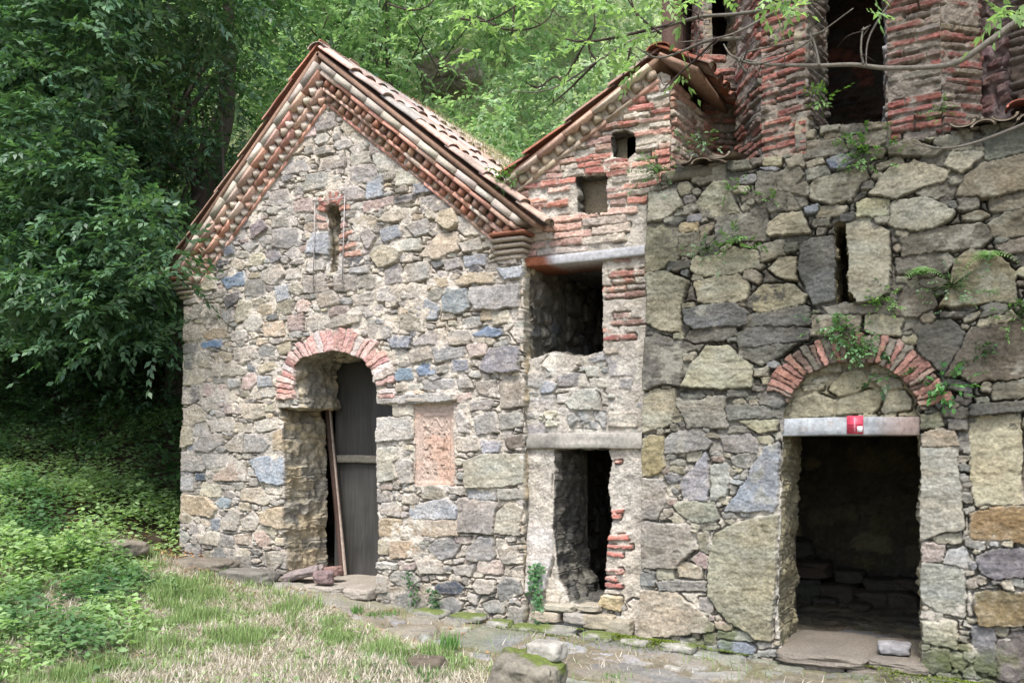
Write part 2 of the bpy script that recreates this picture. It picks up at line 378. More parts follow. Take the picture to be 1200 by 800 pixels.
    for hid in list(range(len(holes)))+[-1]:
        sel = (be_h & (HI[B[:, 0]] == hid)) if hid >= 0 else ~be_h
        Bs = B[sel]
        if not len(Bs): continue
        dep = (hole_depth[hid] if hole_depth else skirt) if hid >= 0 else skirt
        if dep <= 0: continue
        vs_, iv = np.unique(Bs, return_inverse=True); iv = iv.reshape(-1, 2)
        stp = .022 if hid >= 0 else .05
        nr = max(int(dep/stp), 2); prev = vs_
        bx = XX[vs_]; bz = ZZ[vs_]; h0 = HH[vs_]
        # seeds for 3D stone cells on reveals
        for k in range(1, nr+1):
            dd = dep*k/nr; ramp = min(1, dd/.06)
            nxx = fbm(bx*9, bz*9, dd*9*np.ones_like(bx), s=seed+50, o=6)*.06*ramp; nzz = fbm(bx*9+5, bz*9, dd*9*np.ones_like(bx), s=seed+51, o=6)*.05*ramp; nxx -= .02*ramp*np.abs(fbm(bx*18, bz*18, dd*18*np.ones_like(bx), s=seed+55, o=3))
            row = np.floor(bz/.13+.35*vn(bx*1.5, dd*3*np.ones_like(bx), s=seed+52)); cell = np.floor((dd+bx*.7)/.24+hsh(row.astype(np.int64)+500, row.astype(np.int64)*0, row.astype(np.int64)*0, seed)*1.)
            hv = hsh(row.astype(np.int64)+900, cell.astype(np.int64)+900, cell.astype(np.int64)*0, seed+3)
            pal = np.array(ring_cols if ring_cols is not None else [(150, 140, 120), (130, 125, 115), (165, 150, 125), (120, 115, 100)], float)
            cc = lin(pal[(hv*len(pal)).astype(int) % len(pal)])*K*(1+.7*fbm(bx*22, bz*22, dd*22*np.ones_like(bx), s=seed+60, o=5))[:, None]; grout = sst(.12, .0, np.minimum(np.abs((bz/.13) % 1-.5)*2, 1))[:, None]*0; cc = cc*(1-grout)
            off = (hv-.5)*.03*ramp
            w_ = min(1, dd/.05); cc = CL[vs_]*(1-w_)+cc*w_
            V.append(to3(bx+nxx+off*.7, bz+nzz, h0*(1-ramp)-dd)); CV.append(np.clip(cc, .01, .8))
            cur = nb+np.arange(len(vs_)); nb += len(vs_)
            QL.append(np.stack([prev[iv[:, 1]], prev[iv[:, 0]], cur[iv[:, 0]], cur[iv[:, 1]]], -1)); prev = cur
    V = np.concatenate(V); CV = np.concatenate(CV); QL = np.concatenate(QL)
    return mk(name, V, QL, mat or M_stone, parent, CV)
# ---------------- stones traced from the walls: origin, zoom, then (polygon, colour) ----------------
def TR(ox, oy, sc, Y, rows):
    out = []
    for row in rows:
        pts = [XZ(ox+a/sc, oy+b/sc, Y) for a, b in row[0]]
        out.append((np.array(pts), row[1], row[2] if len(row) > 2 else None))
    return out
GR = (164, 158, 149); TAN = (190, 175, 150); ORG = (194, 170, 134); BLU = (146, 150, 156); MAU = (166, 155, 147); YEL = (184, 173, 144); PNK = (188, 160, 148); DRK = (108, 106, 108); LBG = (165, 170, 176); BEI = (180, 168, 150)
A_ST = TR(200, 200, 4, 0, [
 ([(575,150),(665,120),(670,190),(580,195)], PNK), ([(800,80),(860,70),(915,100),(915,130),(830,150)], MAU), ([(925,60),(990,20),(990,110),(920,130)], LBG),
 ([(1045,130),(1150,105),(1145,150),(1050,165)], DRK, .035), ([(905,150),(1035,125),(1040,160),(910,195)], PNK), ([(960,240),(1030,185),(1160,170),(1150,200),(1050,245)], TAN),
 ([(375,260),(420,230),(455,270),(390,320)], (128,112,114)), ([(325,360),(370,325),(410,345),(370,380)], GR), ([(415,320),(470,300),(490,330),(440,360)], GR), ([(250,350),(290,345),(300,395),(260,405)], (105,112,125)),
 ([(220,420),(290,415),(270,445),(225,450)], DRK), ([(245,515),(340,475),(360,530),(270,555)], (112,134,160)), ([(245,590),(320,570),(330,600),(270,640)], DRK), ([(120,500),(200,480),(220,560),(140,570)], YEL),
 ([(445,385),(490,360),(520,410),(470,430)], (140,132,132)), ([(530,390),(580,345),(615,400),(580,425)], MAU), ([(635,385),(660,300),(745,290),(755,390)], LBG), ([(890,300),(930,270),(965,310),(930,370)], MAU),
 ([(985,280),(1070,260),(1075,310),(1000,330)], BLU), ([(1100,260),(1200,225),(1210,290),(1150,310)], GR), ([(925,400),(990,350),(1090,375),(1060,430),(980,455)], YEL, .035), ([(805,390),(890,365),(900,395),(820,410)], (206,150,125)),
 ([(835,460),(930,445),(930,480),(840,490)], GR), ([(1010,470),(1070,440),(1090,520),(1010,530)], MAU), ([(420,480),(510,440),(540,480),(490,535),(430,520)], BEI), ([(490,545),(555,535),(550,600),(500,615)], LBG),
 ([(300,680),(330,610),(385,610),(370,690),(310,715)], YEL), ([(230,680),(290,640),(300,700),(270,720)], GR), ([(150,770),(200,735),(265,735),(260,780),(180,790)], ORG), ([(500,630),(570,610),(570,665),(505,680)], YEL),
 ([(725,720),(830,665),(895,670),(895,705),(740,740)], BEI), ([(635,690),(710,665),(725,740),(640,755)], BEI), ([(555,685),(620,675),(620,745),(560,750)], PNK), ([(850,590),(950,570),(950,620),(860,630)], BEI),
 ([(890,650),(990,625),(1010,670),(920,690)], GR), ([(690,580),(770,565),(790,620),(700,640)], BEI), ([(1090,560),(1190,525),(1190,590),(1090,600)], TAN), ([(1145,640),(1195,605),(1200,690),(1160,690)], BLU)])
A_ST += TR(200, 380, 4, 0, [
 ([(145,100),(155,85),(245,75),(240,105),(160,112)], (108,140,175)), ([(205,145),(240,125),(290,140),(280,170),(220,180)], ORG), ([(235,225),(290,170),(360,210),(350,235),(245,245)], TAN), ([(100,180),(130,140),(190,160),(190,200),(110,190)], YEL),
 ([(155,230),(220,210),(225,240),(165,255)], BEI), ([(60,400),(110,375),(170,410),(170,450),(60,478)], TAN), ([(325,395),(350,372),(440,375),(440,430),(370,445),(335,430)], TAN), ([(340,240),(390,230),(410,270),(375,305),(340,300)], PNK),
 ([(275,260),(325,250),(325,295),(280,305)], GR), ([(410,240),(470,240),(470,290),(415,300)], LBG), ([(400,120),(450,90),(490,100),(490,150),(420,150)], GR), ([(500,100),(560,80),(560,130),(510,145)], YEL), ([(410,200),(490,165),(510,200),(420,225)], YEL),
 ([(115,560),(150,520),(240,510),(245,560),(180,600),(120,590)], (168,160,150)), ([(255,570),(320,510),(340,510),(340,600),(280,595)], BEI), ([(350,515),(430,510),(465,560),(440,600),(350,600)], (165,160,152)), ([(50,600),(120,600),(165,660),(150,685),(55,685)], (165,158,148)),
 ([(200,720),(300,630),(350,640),(350,735),(210,735)], (190,168,150)), ([(380,640),(450,620),(525,620),(530,745),(440,740)], (158,168,180)), ([(480,590),(485,510),(530,485),(540,600)], ORG), ([(120,700),(170,698),(170,730),(120,730)], (98,112,130)),
 ([(1045,240),(1070,205),(1130,210),(1140,260),(1060,268)], (128,150,165)), ([(1155,210),(1185,185),(1250,200),(1230,235),(1170,235)], (112,135,165)), ([(545,490),(640,475),(650,590),(550,600)], (150,142,125)), ([(560,620),(650,610),(670,720),(570,740)], (150,142,128)), ([(40,480),(105,490),(100,560),(50,580)], YEL)])
A_ST += TR(400, 380, 4, 0, [
 ([(215,70),(250,50),(325,60),(320,105),(240,105)], (145,150,160)), ([(335,90),(400,30),(480,15),(490,90),(350,100)], MAU), ([(500,60),(520,25),(600,30),(600,90),(510,95)], BEI), ([(610,50),(680,10),(750,20),(755,50),(700,65),(620,60)], (125,145,172)),
 ([(425,110),(580,105),(580,150),(440,180)], (160,156,150)), ([(655,200),(700,115),(830,110),(830,220),(690,222)], (148,142,145), .045), ([(590,100),(680,95),(680,135),(610,155)], (198,172,155)), ([(320,140),(410,110),(420,160),(330,180)], BEI),
 ([(385,265),(530,255),(530,300),(390,305)], (165,160,155)), ([(540,260),(600,250),(620,300),(550,305)], GR), ([(630,270),(720,255),(735,350),(640,320)], (160,148,132)), ([(745,270),(780,245),(850,245),(850,380),(750,390)], (162,150,132)),
 ([(530,330),(610,315),(610,350),(540,370)], PNK), ([(240,390),(335,375),(335,425),(245,430)], TAN), ([(630,440),(720,415),(740,500),(640,515)], GR), ([(740,420),(840,400),(840,480),(750,500)], (160,154,138)), ([(540,430),(555,400),(600,460),(600,510),(545,505)], (195,190,185)),
 ([(540,530),(640,525),(650,590),(545,590)], BEI), ([(650,540),(750,545),(740,600),(660,605)], (160,158,165)), ([(580,640),(660,605),(850,605),(860,740),(720,765),(590,765)], (172,168,145), .04), ([(770,540),(840,520),(850,570),(790,580)], (130,115,100)),
 ([(175,440),(330,430),(335,530),(175,550)], (186,180,168)), ([(175,580),(270,570),(270,720),(175,740)], (184,178,158)), ([(225,630),(330,640),(330,740),(280,745)], GR),
 ([(130,345),(530,325),(528,350),(340,372),(240,362),(135,368)], (175,168,158), .05)])
A_ST += TR(440, 560, 4.444, 0, [
 ([(180,140),(355,105),(430,150),(430,215),(180,215)], (170,174,180)), ([(180,218),(430,218),(430,290),(330,300),(180,290)], (192,172,146)), ([(440,105),(630,125),(620,200),(610,290),(440,275)], (158,148,138), .035), ([(640,170),(700,115),(770,160),(745,300),(620,290)], (178,170,148)),
 ([(8,230),(30,210),(140,215),(135,310),(8,305)], ORG), ([(70,325),(230,320),(235,410),(80,420)], (198,170,138)), ([(8,325),(65,320),(65,400),(20,400)], YEL), ([(280,370),(320,325),(400,315),(440,350),(410,410),(340,425)], (150,146,142)),
 ([(480,380),(540,310),(600,310),(620,400),(600,430),(480,430)], (150,146,142)), ([(215,440),(340,430),(355,490),(240,490)], BEI), ([(310,570),(330,540),(420,535),(460,570),(455,600),(340,598)], (88,98,116)), ([(400,460),(520,450),(500,510),(420,500)], GR),
 ([(505,560),(530,520),(625,530),(625,600),(540,605)], BEI, .035), ([(635,560),(680,520),(740,520),(760,600),(650,650)], (145,142,135)), ([(315,640),(400,610),(460,650),(440,700),(330,700)], (150,145,135)), ([(110,610),(170,590),(200,640),(180,690),(120,670)], (160,155,145)),
 ([(215,600),(275,610),(270,670),(215,680)], BEI), ([(640,55),(785,50),(785,105),(650,110)], (165,162,150)), ([(480,60),(630,60),(630,105),(485,105)], (160,160,158)), ([(640,360),(740,350),(745,440),(660,440)], BEI), ([(0,430),(115,440),(110,475),(0,470)], (195,190,182)), ([(0,500),(60,510),(70,590),(0,600)], BEI)])
A_ST += TR(200, 540, 3.333, 0, [
 ([(40,135),(140,140),(185,185),(165,220),(40,205)], ORG), ([(275,110),(350,100),(400,150),(370,175),(275,150)], TAN), ([(450,95),(515,95),(510,175),(450,170)], TAN), ([(355,200),(430,185),(490,180),(490,230),(430,265),(360,240)], ORG, .035),
 ([(500,200),(560,195),(565,260),(500,262)], TAN), ([(205,230),(240,185),(275,205),(260,270),(210,265)], BEI), ([(275,230),(320,195),(350,230),(330,270),(280,270)], BEI), ([(250,290),(310,280),(315,330),(260,325)], (196,172,146)),
 ([(330,280),(360,275),(405,320),(350,335)], (196,166,146)), ([(375,360),(440,345),(440,390),(400,440),(375,440)], TAN), ([(100,290),(180,275),(185,330),(120,320)], TAN), ([(500,270),(600,262),(600,395),(500,410)], (190,176,140)),
 ([(165,230),(190,230),(190,270),(165,270)], BLU)])
A_ST += TR(400, 200, 4, 0, [
 ([(450,250),(470,190),(530,185),(555,245),(520,280)], (190,172,138), .06), ([(475,600),(500,550),(590,550),(605,640),(560,675),(480,665)], (142,150,150), .035), ([(606,550),(830,530),(835,640),(640,655),(606,600)], (164,160,156), .045), ([(730,460),(850,445),(850,500),(770,515)], LBG, .04),
 ([(480,420),(560,400),(560,455),(490,470)], MAU), ([(570,400),(680,390),(680,440),(580,450)], (140,145,155)), ([(530,520),(600,475),(720,480),(720,525),(560,535)], ORG), ([(400,510),(500,500),(500,545),(410,550)], ORG), ([(345,650),(400,600),(460,640),(440,690),(370,690)], LBG),
 ([(270,595),(330,530),(400,540),(400,590),(280,600)], BEI), ([(375,400),(450,300),(545,290),(550,370),(460,410)], (198,178,150)), ([(550,340),(650,310),(660,370),(570,380)], BEI)])
CT = (148, 142, 118); CD_ = (106, 102, 90); CY = (156, 148, 116)
C_ST = TR(740, 180, 4, 0, [
 ([(75,180),(215,160),(240,245),(150,310),(75,330)], (140,136,116)), ([(300,235),(390,130),(450,130),(485,240),(500,275),(400,300),(340,300)], (140,137,110)), ([(70,350),(150,330),(215,350),(215,490),(110,550),(65,555)], (120,117,92)), ([(228,330),(310,320),(315,360),(230,380)], (160,142,102)),
 ([(225,385),(315,370),(320,440),(290,480),(225,475)], (122,118,98)), ([(320,350),(400,325),(325,420)], (132,122,100)), ([(75,560),(170,548),(268,595),(240,720),(235,835),(140,828),(72,790)], (156,151,124), .035), ([(290,500),(480,450),(590,470),(590,520),(480,555),(350,570),(285,545)], CY),
 ([(300,610),(500,565),(550,620),(530,680),(380,710),(320,690)], CY), ([(640,330),(720,280),(800,275),(835,370),(700,390),(625,385)], (150,142,114), .035), ([(830,160),(900,110),(1080,65),(1110,110),(1040,200),(950,240),(850,215)], (122,116,94)), ([(530,700),(620,615),(760,620),(820,665),(800,705),(600,740)], CY),
 ([(640,540),(690,480),(775,480),(775,605),(700,590)], (162,150,118)), ([(790,430),(850,390),(945,385),(962,690),(850,710),(825,650),(780,540)], (104,104,98), .03), ([(255,735),(380,705),(490,705),(540,745),(535,800),(510,810),(300,815),(265,790)], (104,104,100), .04), ([(590,90),(810,110),(820,240),(650,270),(590,220)], (112,108,94))])
C_ST += TR(900, 180, 4, 0, [
 ([(372,330),(460,300),(560,370),(560,650),(430,695),(385,650)], (150,144,118), .035), ([(465,195),(560,80),(680,25),(860,75),(830,130),(690,175),(610,215)], (148,142,118), .035), ([(690,180),(790,135),(860,150),(860,185),(790,230),(720,210)], (124,118,98)), ([(880,200),(920,110),(1050,20),(1180,0),(1230,0),(1210,170),(1060,200),(960,215)], (122,112,90), .03),
 ([(830,50),(860,5),(1020,0),(900,90)], CT), ([(570,260),(600,230),(760,222),(860,285),(780,350),(620,350),(575,320)], (144,140,118), .04), ([(625,400),(760,350),(1000,330),(1060,370),(1000,440),(800,460),(630,490)], (106,100,84)), ([(900,290),(1000,260),(1050,285),(1000,315),(905,320)], (120,110,86)),
 ([(1040,340),(1120,280),(1230,265),(1230,360),(1100,390),(1040,380)], (122,114,92)), ([(870,500),(950,450),(1060,455),(1160,560),(1160,700),(950,705),(800,720),(850,620)], (138,130,98), .03), ([(605,700),(650,640),(760,640),(780,720),(700,760),(610,760)], (108,99,84)), ([(1050,220),(1230,185),(1230,260),(1060,260)], (118,110,90)),
 ([(250,720),(400,705),(580,703),(580,750),(300,760)], (116,112,98)), ([(600,500),(850,470),(866,500),(830,550),(610,560)], CD_)])
C_ST += TR(900, 360, 4, 0, [
 ([(830,325),(930,130),(960,95),(1240,55),(1240,325),(960,355),(900,320)], (102,92,76), .04), ([(700,150),(730,90),(850,60),(915,120),(900,190),(830,300),(720,230)], (98,96,86)), ([(1050,370),(1240,332),(1240,415),(1060,420)], (122,116,94)), ([(935,450),(1240,432),(1240,486),(940,508)], (90,87,77), .055)])
C_ST += [(np.array([XZ(*q) for q in p]), c, pr) for p, c, pr in [
 ([(1137,488),(1195,485),(1197,590),(1145,592),(1138,560)], (172,162,126), .02), ([(1138,602),(1212,590),(1212,634),(1140,630)], (150,120,76), .025), ([(1145,650),(1165,644),(1212,640),(1212,676),(1170,680),(1150,674)], (112,108,112), .025),
 ([(1140,696),(1175,692),(1212,694),(1212,732),(1148,733)], (124,107,70), .035), ([(1167,755),(1185,745),(1212,744),(1212,797),(1170,794)], (108,98,92), .025), ([(1141,735),(1163,738),(1163,785),(1143,783)], (118,116,116), .02),
 ([(1079,486),(1103,484),(1104,500),(1080,503)], (130,128,100), .02), ([(1110,490),(1134,489),(1134,504),(1110,505)], (112,108,98), .025), ([(1082,510),(1098,504),(1118,508),(1120,522),(1082,524)], (165,150,125), .02), ([(1079,526),(1120,525),(1125,590),(1126,618),(1100,623),(1079,631)], (165,161,142), .03),
 ([(1080,636),(1102,638),(1103,657),(1081,657)], (165,152,142), .02), ([(1110,644),(1130,640),(1137,655),(1137,665),(1108,660)], (165,165,160), .02), ([(1081,662),(1128,668),(1128,720),(1100,716),(1081,702)], (160,162,148), .02), ([(1081,727),(1119,728),(1120,760),(1081,753)], (182,177,148), .03),
 ([(1082,764),(1110,764),(1110,785),(1083,785)], (118,116,98), .02), ([(1096,630),(1124,625),(1124,634),(1098,636)], (150,148,125), .015), ([(1200,500),(1212,500),(1212,580),(1203,580)], (150,120,84), .015)]]
C_ST += TR(740, 360, 4, 0, [
 ([(62,150),(110,130),(235,160),(230,365),(140,360),(62,385)], (102,98,88), .03), ([(245,370),(280,270),(350,185),(450,175),(490,220),(560,265),(568,370),(420,378)], (154,150,120), .035), ([(60,420),(100,390),(200,390),(200,480),(180,540),(60,575)], (154,147,120)), ([(215,440),(290,430),(430,420),(445,550),(270,560)], (134,130,116)),
 ([(44,620),(100,595),(150,595),(160,750),(90,790),(42,790)], (166,150,102), .03), ([(170,620),(200,590),(330,575),(370,640),(350,660),(170,680)], (134,132,126)), ([(490,535),(600,525),(685,530),(683,575),(600,590)], (156,151,116)), ([(280,105),(490,95),(490,140),(300,165),(255,150)], CD_),
 ([(500,130),(600,95),(835,100),(825,150),(700,170),(500,185)], (102,100,92)), ([(545,40),(820,5),(830,70),(700,90),(550,85)], (110,108,98)), ([(500,190),(700,180),(790,170),(700,230),(610,270),(500,225)], (100,98,86)), ([(575,290),(650,275),(645,320),(575,325)], (140,134,112)),
 ([(440,475),(540,450),(700,480),(700,520),(450,530)], (118,116,104)), ([(590,400),(690,400),(730,430),(700,460),(600,460)], (110,108,100)), ([(410,600),(560,590),(600,640),(590,690),(430,680)], (140,136,130)), ([(480,700),(550,690),(550,750),(490,750)], (145,142,130))])
C_ST += TR(740, 540, 4, 0, [
 ([(40,110),(60,80),(155,85),(165,190),(120,275),(38,275)], (158,150,138), .03), ([(225,90),(290,30),(350,-40),(360,0),(355,180),(240,185)], (146,144,148), .025), ([(370,20),(450,10),(460,100),(440,170),(370,185)], (152,156,146)), ([(540,80),(620,-60),(690,-90),(690,200),(660,235),(430,240)], (140,146,152), .035),
 ([(200,200),(380,190),(395,270),(330,290),(230,250)], (148,148,126)), ([(40,295),(265,300),(280,370),(280,410),(205,495),(35,495)], (156,146,130), .035), ([(280,460),(320,425),(355,450),(350,500)], (160,135,128)), ([(25,530),(105,520),(100,580),(25,580)], (124,124,118), .03),
 ([(112,560),(210,560),(350,565),(350,610),(130,600)], (144,140,130)), ([(320,340),(355,330),(355,430),(320,415)], (140,136,112))])
C_ST += TR(600, 560, 3.333, 0, [
 ([(485,440),(640,445),(795,580),(780,600),(590,620),(490,640)], (164,150,126), .04), ([(765,330),(790,220),(860,180),(1040,135),(1035,350),(1015,640),(950,630),(900,590),(840,560),(765,460)], (148,143,114), .045), ([(800,590),(930,600),(945,640),(800,625)], (148,152,134)), ([(805,635),(900,640),(950,665),(940,690),(810,670)], (140,146,154), .03), ([(745,610),(800,605),(800,650),(750,650)], (146,142,124))])
C_ST += TR(780, 0, 2.857, 0, [
 ([(540,540),(590,520),(640,535),(600,565),(545,565)], (104,112,126), .04), ([(740,490),(830,470),(930,500),(900,525),(745,525)], (124,118,100)), ([(470,480),(580,460),(600,510),(470,525)], (126,120,104)), ([(605,455),(738,430),(742,480),(608,508)], (122,116,98)), ([(700,550),(790,520),(800,545),(710,580)], (126,120,98)), ([(330,600),(440,560),(480,640),(440,700),(320,690)], (112,106,88)), ([(470,700),(505,690),(510,710),(475,715)], (120,130,140))])
B_ST = TR(560, 480, 4, .1, [
 ([(285,20),(380,15),(380,70),(300,75)], YEL), ([(415,20),(560,5),(600,50),(580,90),(430,85)], (150,148,140)), ([(610,10),(750,10),(750,85),(610,80)], (170,160,140)),
 ([(612,588),(708,585),(706,610),(612,610)], (214,110,90)), ([(610,632),(725,632),(725,650),(612,646)], (210,115,96)), ([(604,665),(680,672),(680,692),(606,684)], (205,105,88)), ([(594,750),(680,750),(678,770),(594,768)], (205,115,98)), ([(594,784),(650,784),(640,796),(594,796)], (208,110,92)), ([(620,470),(690,465),(680,485),(625,488)], (212,104,84)), ([(630,492),(670,490),(665,512),(632,510)], (206,98,78)), ([(640,240),(672,238),(670,250),(645,250)], (205,130,112))])
B_ST += TR(500, 640, 4, .1, [([(770,265),(810,228),(915,240),(910,300),(850,290)], (196,172,118), .05), ([(630,280),(780,292),(780,310),(640,312)], (180,172,155)), ([(640,315),(780,318),(800,345),(640,345)], BEI), ([(820,320),(950,330),(960,410),(830,390)], (175,168,150)),
 ([(560,200),(640,205),(620,270),(565,270)], TAN), ([(600,350),(730,345),(740,385),(605,385)], (165,165,160)), ([(540,285),(630,285),(630,335),(545,330)], GR), ([(835,105),(918,105),(915,128),(835,130)], (206,120,100)), ([(835,140),(890,138),(895,165),(838,160)], (210,112,95)), ([(835,172),(915,175),(915,192),(838,190)], (208,104,88))])
B_ST += TR(0, 0, 1, .1, [([(617,530),(647,532),(645,600),(649,650),(640,690),(618,694)], (184, 176, 166), .006)])
B_ST += TR(400, 380, 4, .1, [([(930,290),(960,265),(1010,280),(990,320),(935,325)], BLU), ([(1055,370),(1100,310),(1200,305),(1210,400),(1080,400)], (168,166,150)), ([(925,440),(970,400),(1015,410),(1015,475),(960,480)], (196,190,158)), ([(1070,440),(1110,410),(1240,410),(1240,485),(1080,485)], (158,156,148))])
PAL_A = [(188,174,150,3), (194,172,140,.8), (163,157,147,3), (172,164,150,4), (146,150,154,.4), (166,157,148,2), (182,172,145,1.2), (186,162,150,.8), (124,122,122,.5), (176,167,152,4)]
PAL_C = [(140,134,112,3), (118,114,100,3), (104,102,92,2), (156,148,118,1.5), (128,120,100,2), (120,122,122,1)]
PAL_CL = [(160,152,130,3), (145,142,130,3), (166,155,125,1.5), (150,152,152,1), (160,140,125,.6)]
PAL_BR = [(204,116,94,3), (190,100,82,3), (214,140,112,2), (170,120,104,1.2), (196,150,128,1.5), (176,160,140,1)]
PAL_TW = [(178,92,76,3), (160,82,70,3), (190,106,84,2), (132,104,92,1.5), (128,118,104,1)]

def brick_arch(cpx, cpy, rx, ry, Y, a0, a1, n, ln, pal, seed, wid=.045, skip=.0):
    """voussoir bricks around an arch, given by its centre and radii in the photograph, as wall-plane polygons"""
    r = np.random.default_rng(seed); out = []
    for k in range(n):
        if r.random() < skip: continue
        th = math.radians(a0+(a1-a0)*(k+.5)/n)
        p = np.array(XZ(cpx+rx*math.cos(th), cpy-ry*math.sin(th), Y)); q = np.array(XZ(cpx+(rx+10)*math.cos(th), cpy-(ry+10)*math.sin(th), Y))
        d = (q-p)/np.linalg.norm(q-p); t = np.array([-d[1], d[0]]); l = ln*r.uniform(.85, 1.1); w = wid*r.uniform(.8, 1.1)/2; w1 = w*1.2
        b = p+d*r.uniform(-.006, .012); e = b+d*l
        out.append((np.array([b-t*w, b+t*w, e+t*w1, e-t*w1]), palette(r, pal), r.uniform(.02, .04)))
    return out
# ---------------- terrain ----------------
_bx = [-60,-30,-20,-13,-10,-8.2,-6.7,-5.3,-3.7,-2.6,-1,3,12,40,60]; _bz = [22,10,5.2,1.9,1.05,.55,.34,.18,.09,.05,-.0,.0,.3,3,6]
def H(x, y, noise=True):
    x = np.asarray(x, float); y = np.asarray(y, float)
    z = np.interp(x, _bx, _bz)
    z = z-np.where(y < 0, .05*np.minimum(-y, 8), 0)*sst(-12, -5, x)
    l = sst(-8.3, -10.5, x)
    z = z+l*.62*np.maximum(y-.8, 0)+(1-l)*.95*np.maximum(y-6.5, 0)+l*.33*np.maximum(y-6.5, 0)
    z = z-(z > 45)*(z-45)*.8
    if noise: z = z+.05*fbm(x*1.3, y*1.3, s=77, o=4)+.5*fbm(x*.3, y*.3, s=78, o=2)*sst(2, 9, y)+.25*fbm(x*.7, y*.7, s=79, o=3)*sst(-9.5, -12, x)
    return z
def axis(lo, hi, fine0, fine1, st, big):
    a = list(np.arange(fine0, fine1, st)); s = st; v = fine1
    while v < hi: a.append(v); s = min(s*1.18, big); v += s
    a.append(hi); s = st; v = fine0; b = []
    while v > lo: s = min(s*1.18, big); v -= s; b.append(v)
    return np.array(b[::-1]+a)
gx = axis(-70, 70, -12, 3, .06, 3.); gy = axis(-70, 70, -5, 3, .06, 3.)
TX, TY = np.meshgrid(gx, gy); TZ = H(TX, TY)
# ground drops under the buildings and the path so floors and flags sit above it
TZ -= .12*((TX > -6.6) & (TX < 1.6) & (TY > -.15) & (TY < 6))
sc_ = lin((150, 138, 116)); so_c = lin((66, 54, 42)); gn = lin((96, 104, 62))  # left bank soil: leaf-litter brown, darkened in colour for tree shade
mix = sst(-7.2, -9, TX+.8*fbm(TX, TY, s=5))[..., None]; mg = sst(-.05, .35, fbm(TX*1.7, TY*1.7, s=6, o=4))[..., None]*.5
back = sst(3, 6, TY)[..., None]
TC = (sc_*(1-mg)+gn*mg)*(1-mix)+so_c*mix; TC = TC*(1-back)+lin((140, 152, 108))*back
TC = TC*.8
nx_, ny_ = len(gx), len(gy); i, j = np.meshgrid(np.arange(nx_-1), np.arange(ny_-1)); k = (j*nx_+i)
GQ = np.stack([k, k+1, k+nx_+1, k+nx_], -1).reshape(-1, 4)
ground = mk('ground', np.stack([TX, TY, TZ], -1).reshape(-1, 3), GQ, M_soil, None, TC.reshape(-1, 3)); tag(ground, 'sloping earth ground with worn soil and thatch', None, None, 'structure')

# ---------------- helpers for building parts ----------------
def box_pts(x0, x1, y0, y1, z0, z1): return ((x0+x1)/2, (y0+y1)/2, (z0+z1)/2), (x1-x0, y1-y0, z1-z0)
def plain_box(m, x0, x1, y0, y1, z0, z1, c=(.3, .28, .24), jit=0.):
    V = np.array([(x, y, z) for x in (x0, x1) for y in (y0, y1) for z in (z0, z1)], float)
    if jit: V += rng.normal(0, jit, V.shape)
    m.add(V, Q=[(0, 1, 3, 2), (4, 6, 7, 5), (0, 4, 5, 1), (2, 3, 7, 6), (0, 2, 6, 4), (1, 5, 7, 3)], c=c)
def rake(m, a, b, Yw, layers, pal, seed, blen=.27, dsp=.108, ext=.82):
    """raking brick cornice along the wall-plane line a->b (apex down to eave)"""
    r = np.random.default_rng(seed); a = np.array(a, float); b = np.array(b, float); L = np.linalg.norm(b-a); t = (b-a)/L; n = np.array([-t[1], t[0]]); n = n if n[1] > 0 else -n
    sgn_ = 1
    T3 = np.array([t[0], 0, t[1]]); N3 = np.array([n[0], 0, n[1]]); Y3 = np.array([0, 1., 0]); s = 0.
    for kind, th, proj, pl in layers:
        if kind == 'band':
            x = -ext*s; xs0 = x
            while x < L:
                l = blen*r.uniform(.85, 1.1); x1 = min(x+l, L+.03); x0_ = max(x, xs0)
                if x1-x0_ > .05:
                    pr = proj+r.normal(0, .006); dep = pr+.12; c = a+t*(x0_+x1)/2+n*(s+th/2+r.normal(0, .002))
                    obox(m, (c[0], Yw-pr+dep/2, c[1]), (x1-x0_-.008, dep, th*.82), (T3, Y3, N3), lin(palette(r, pl))*.78, int(r.integers(999)))
                x += l
        elif kind == 'dog':
            x = .04-ext*s
            R = np.array([(T3+Y3)/math.sqrt(2), (Y3-T3)/math.sqrt(2), N3])
            while x < L-.03:
                c = a+t*(x+r.normal(0, .006))+n*(s+th/2)
                obox(m, (c[0], Yw-proj+.055+r.normal(0, .006), c[1]), (.07*r.uniform(.85, 1.08), .07, th*r.uniform(.8, .95)), R, lin(palette(r, pl))*.78, int(r.integers(999)), .005)
                x += dsp*r.uniform(.93, 1.07)
        s += th
    # mortar backing
    c = a+t*(L/2)+n*(s/2)
    rock(m, (c[0], Yw+.05, c[1]), (L, .14, s), (T3, Y3, N3), lin((185, 175, 160))*.75, seed, 6, .01, .98)
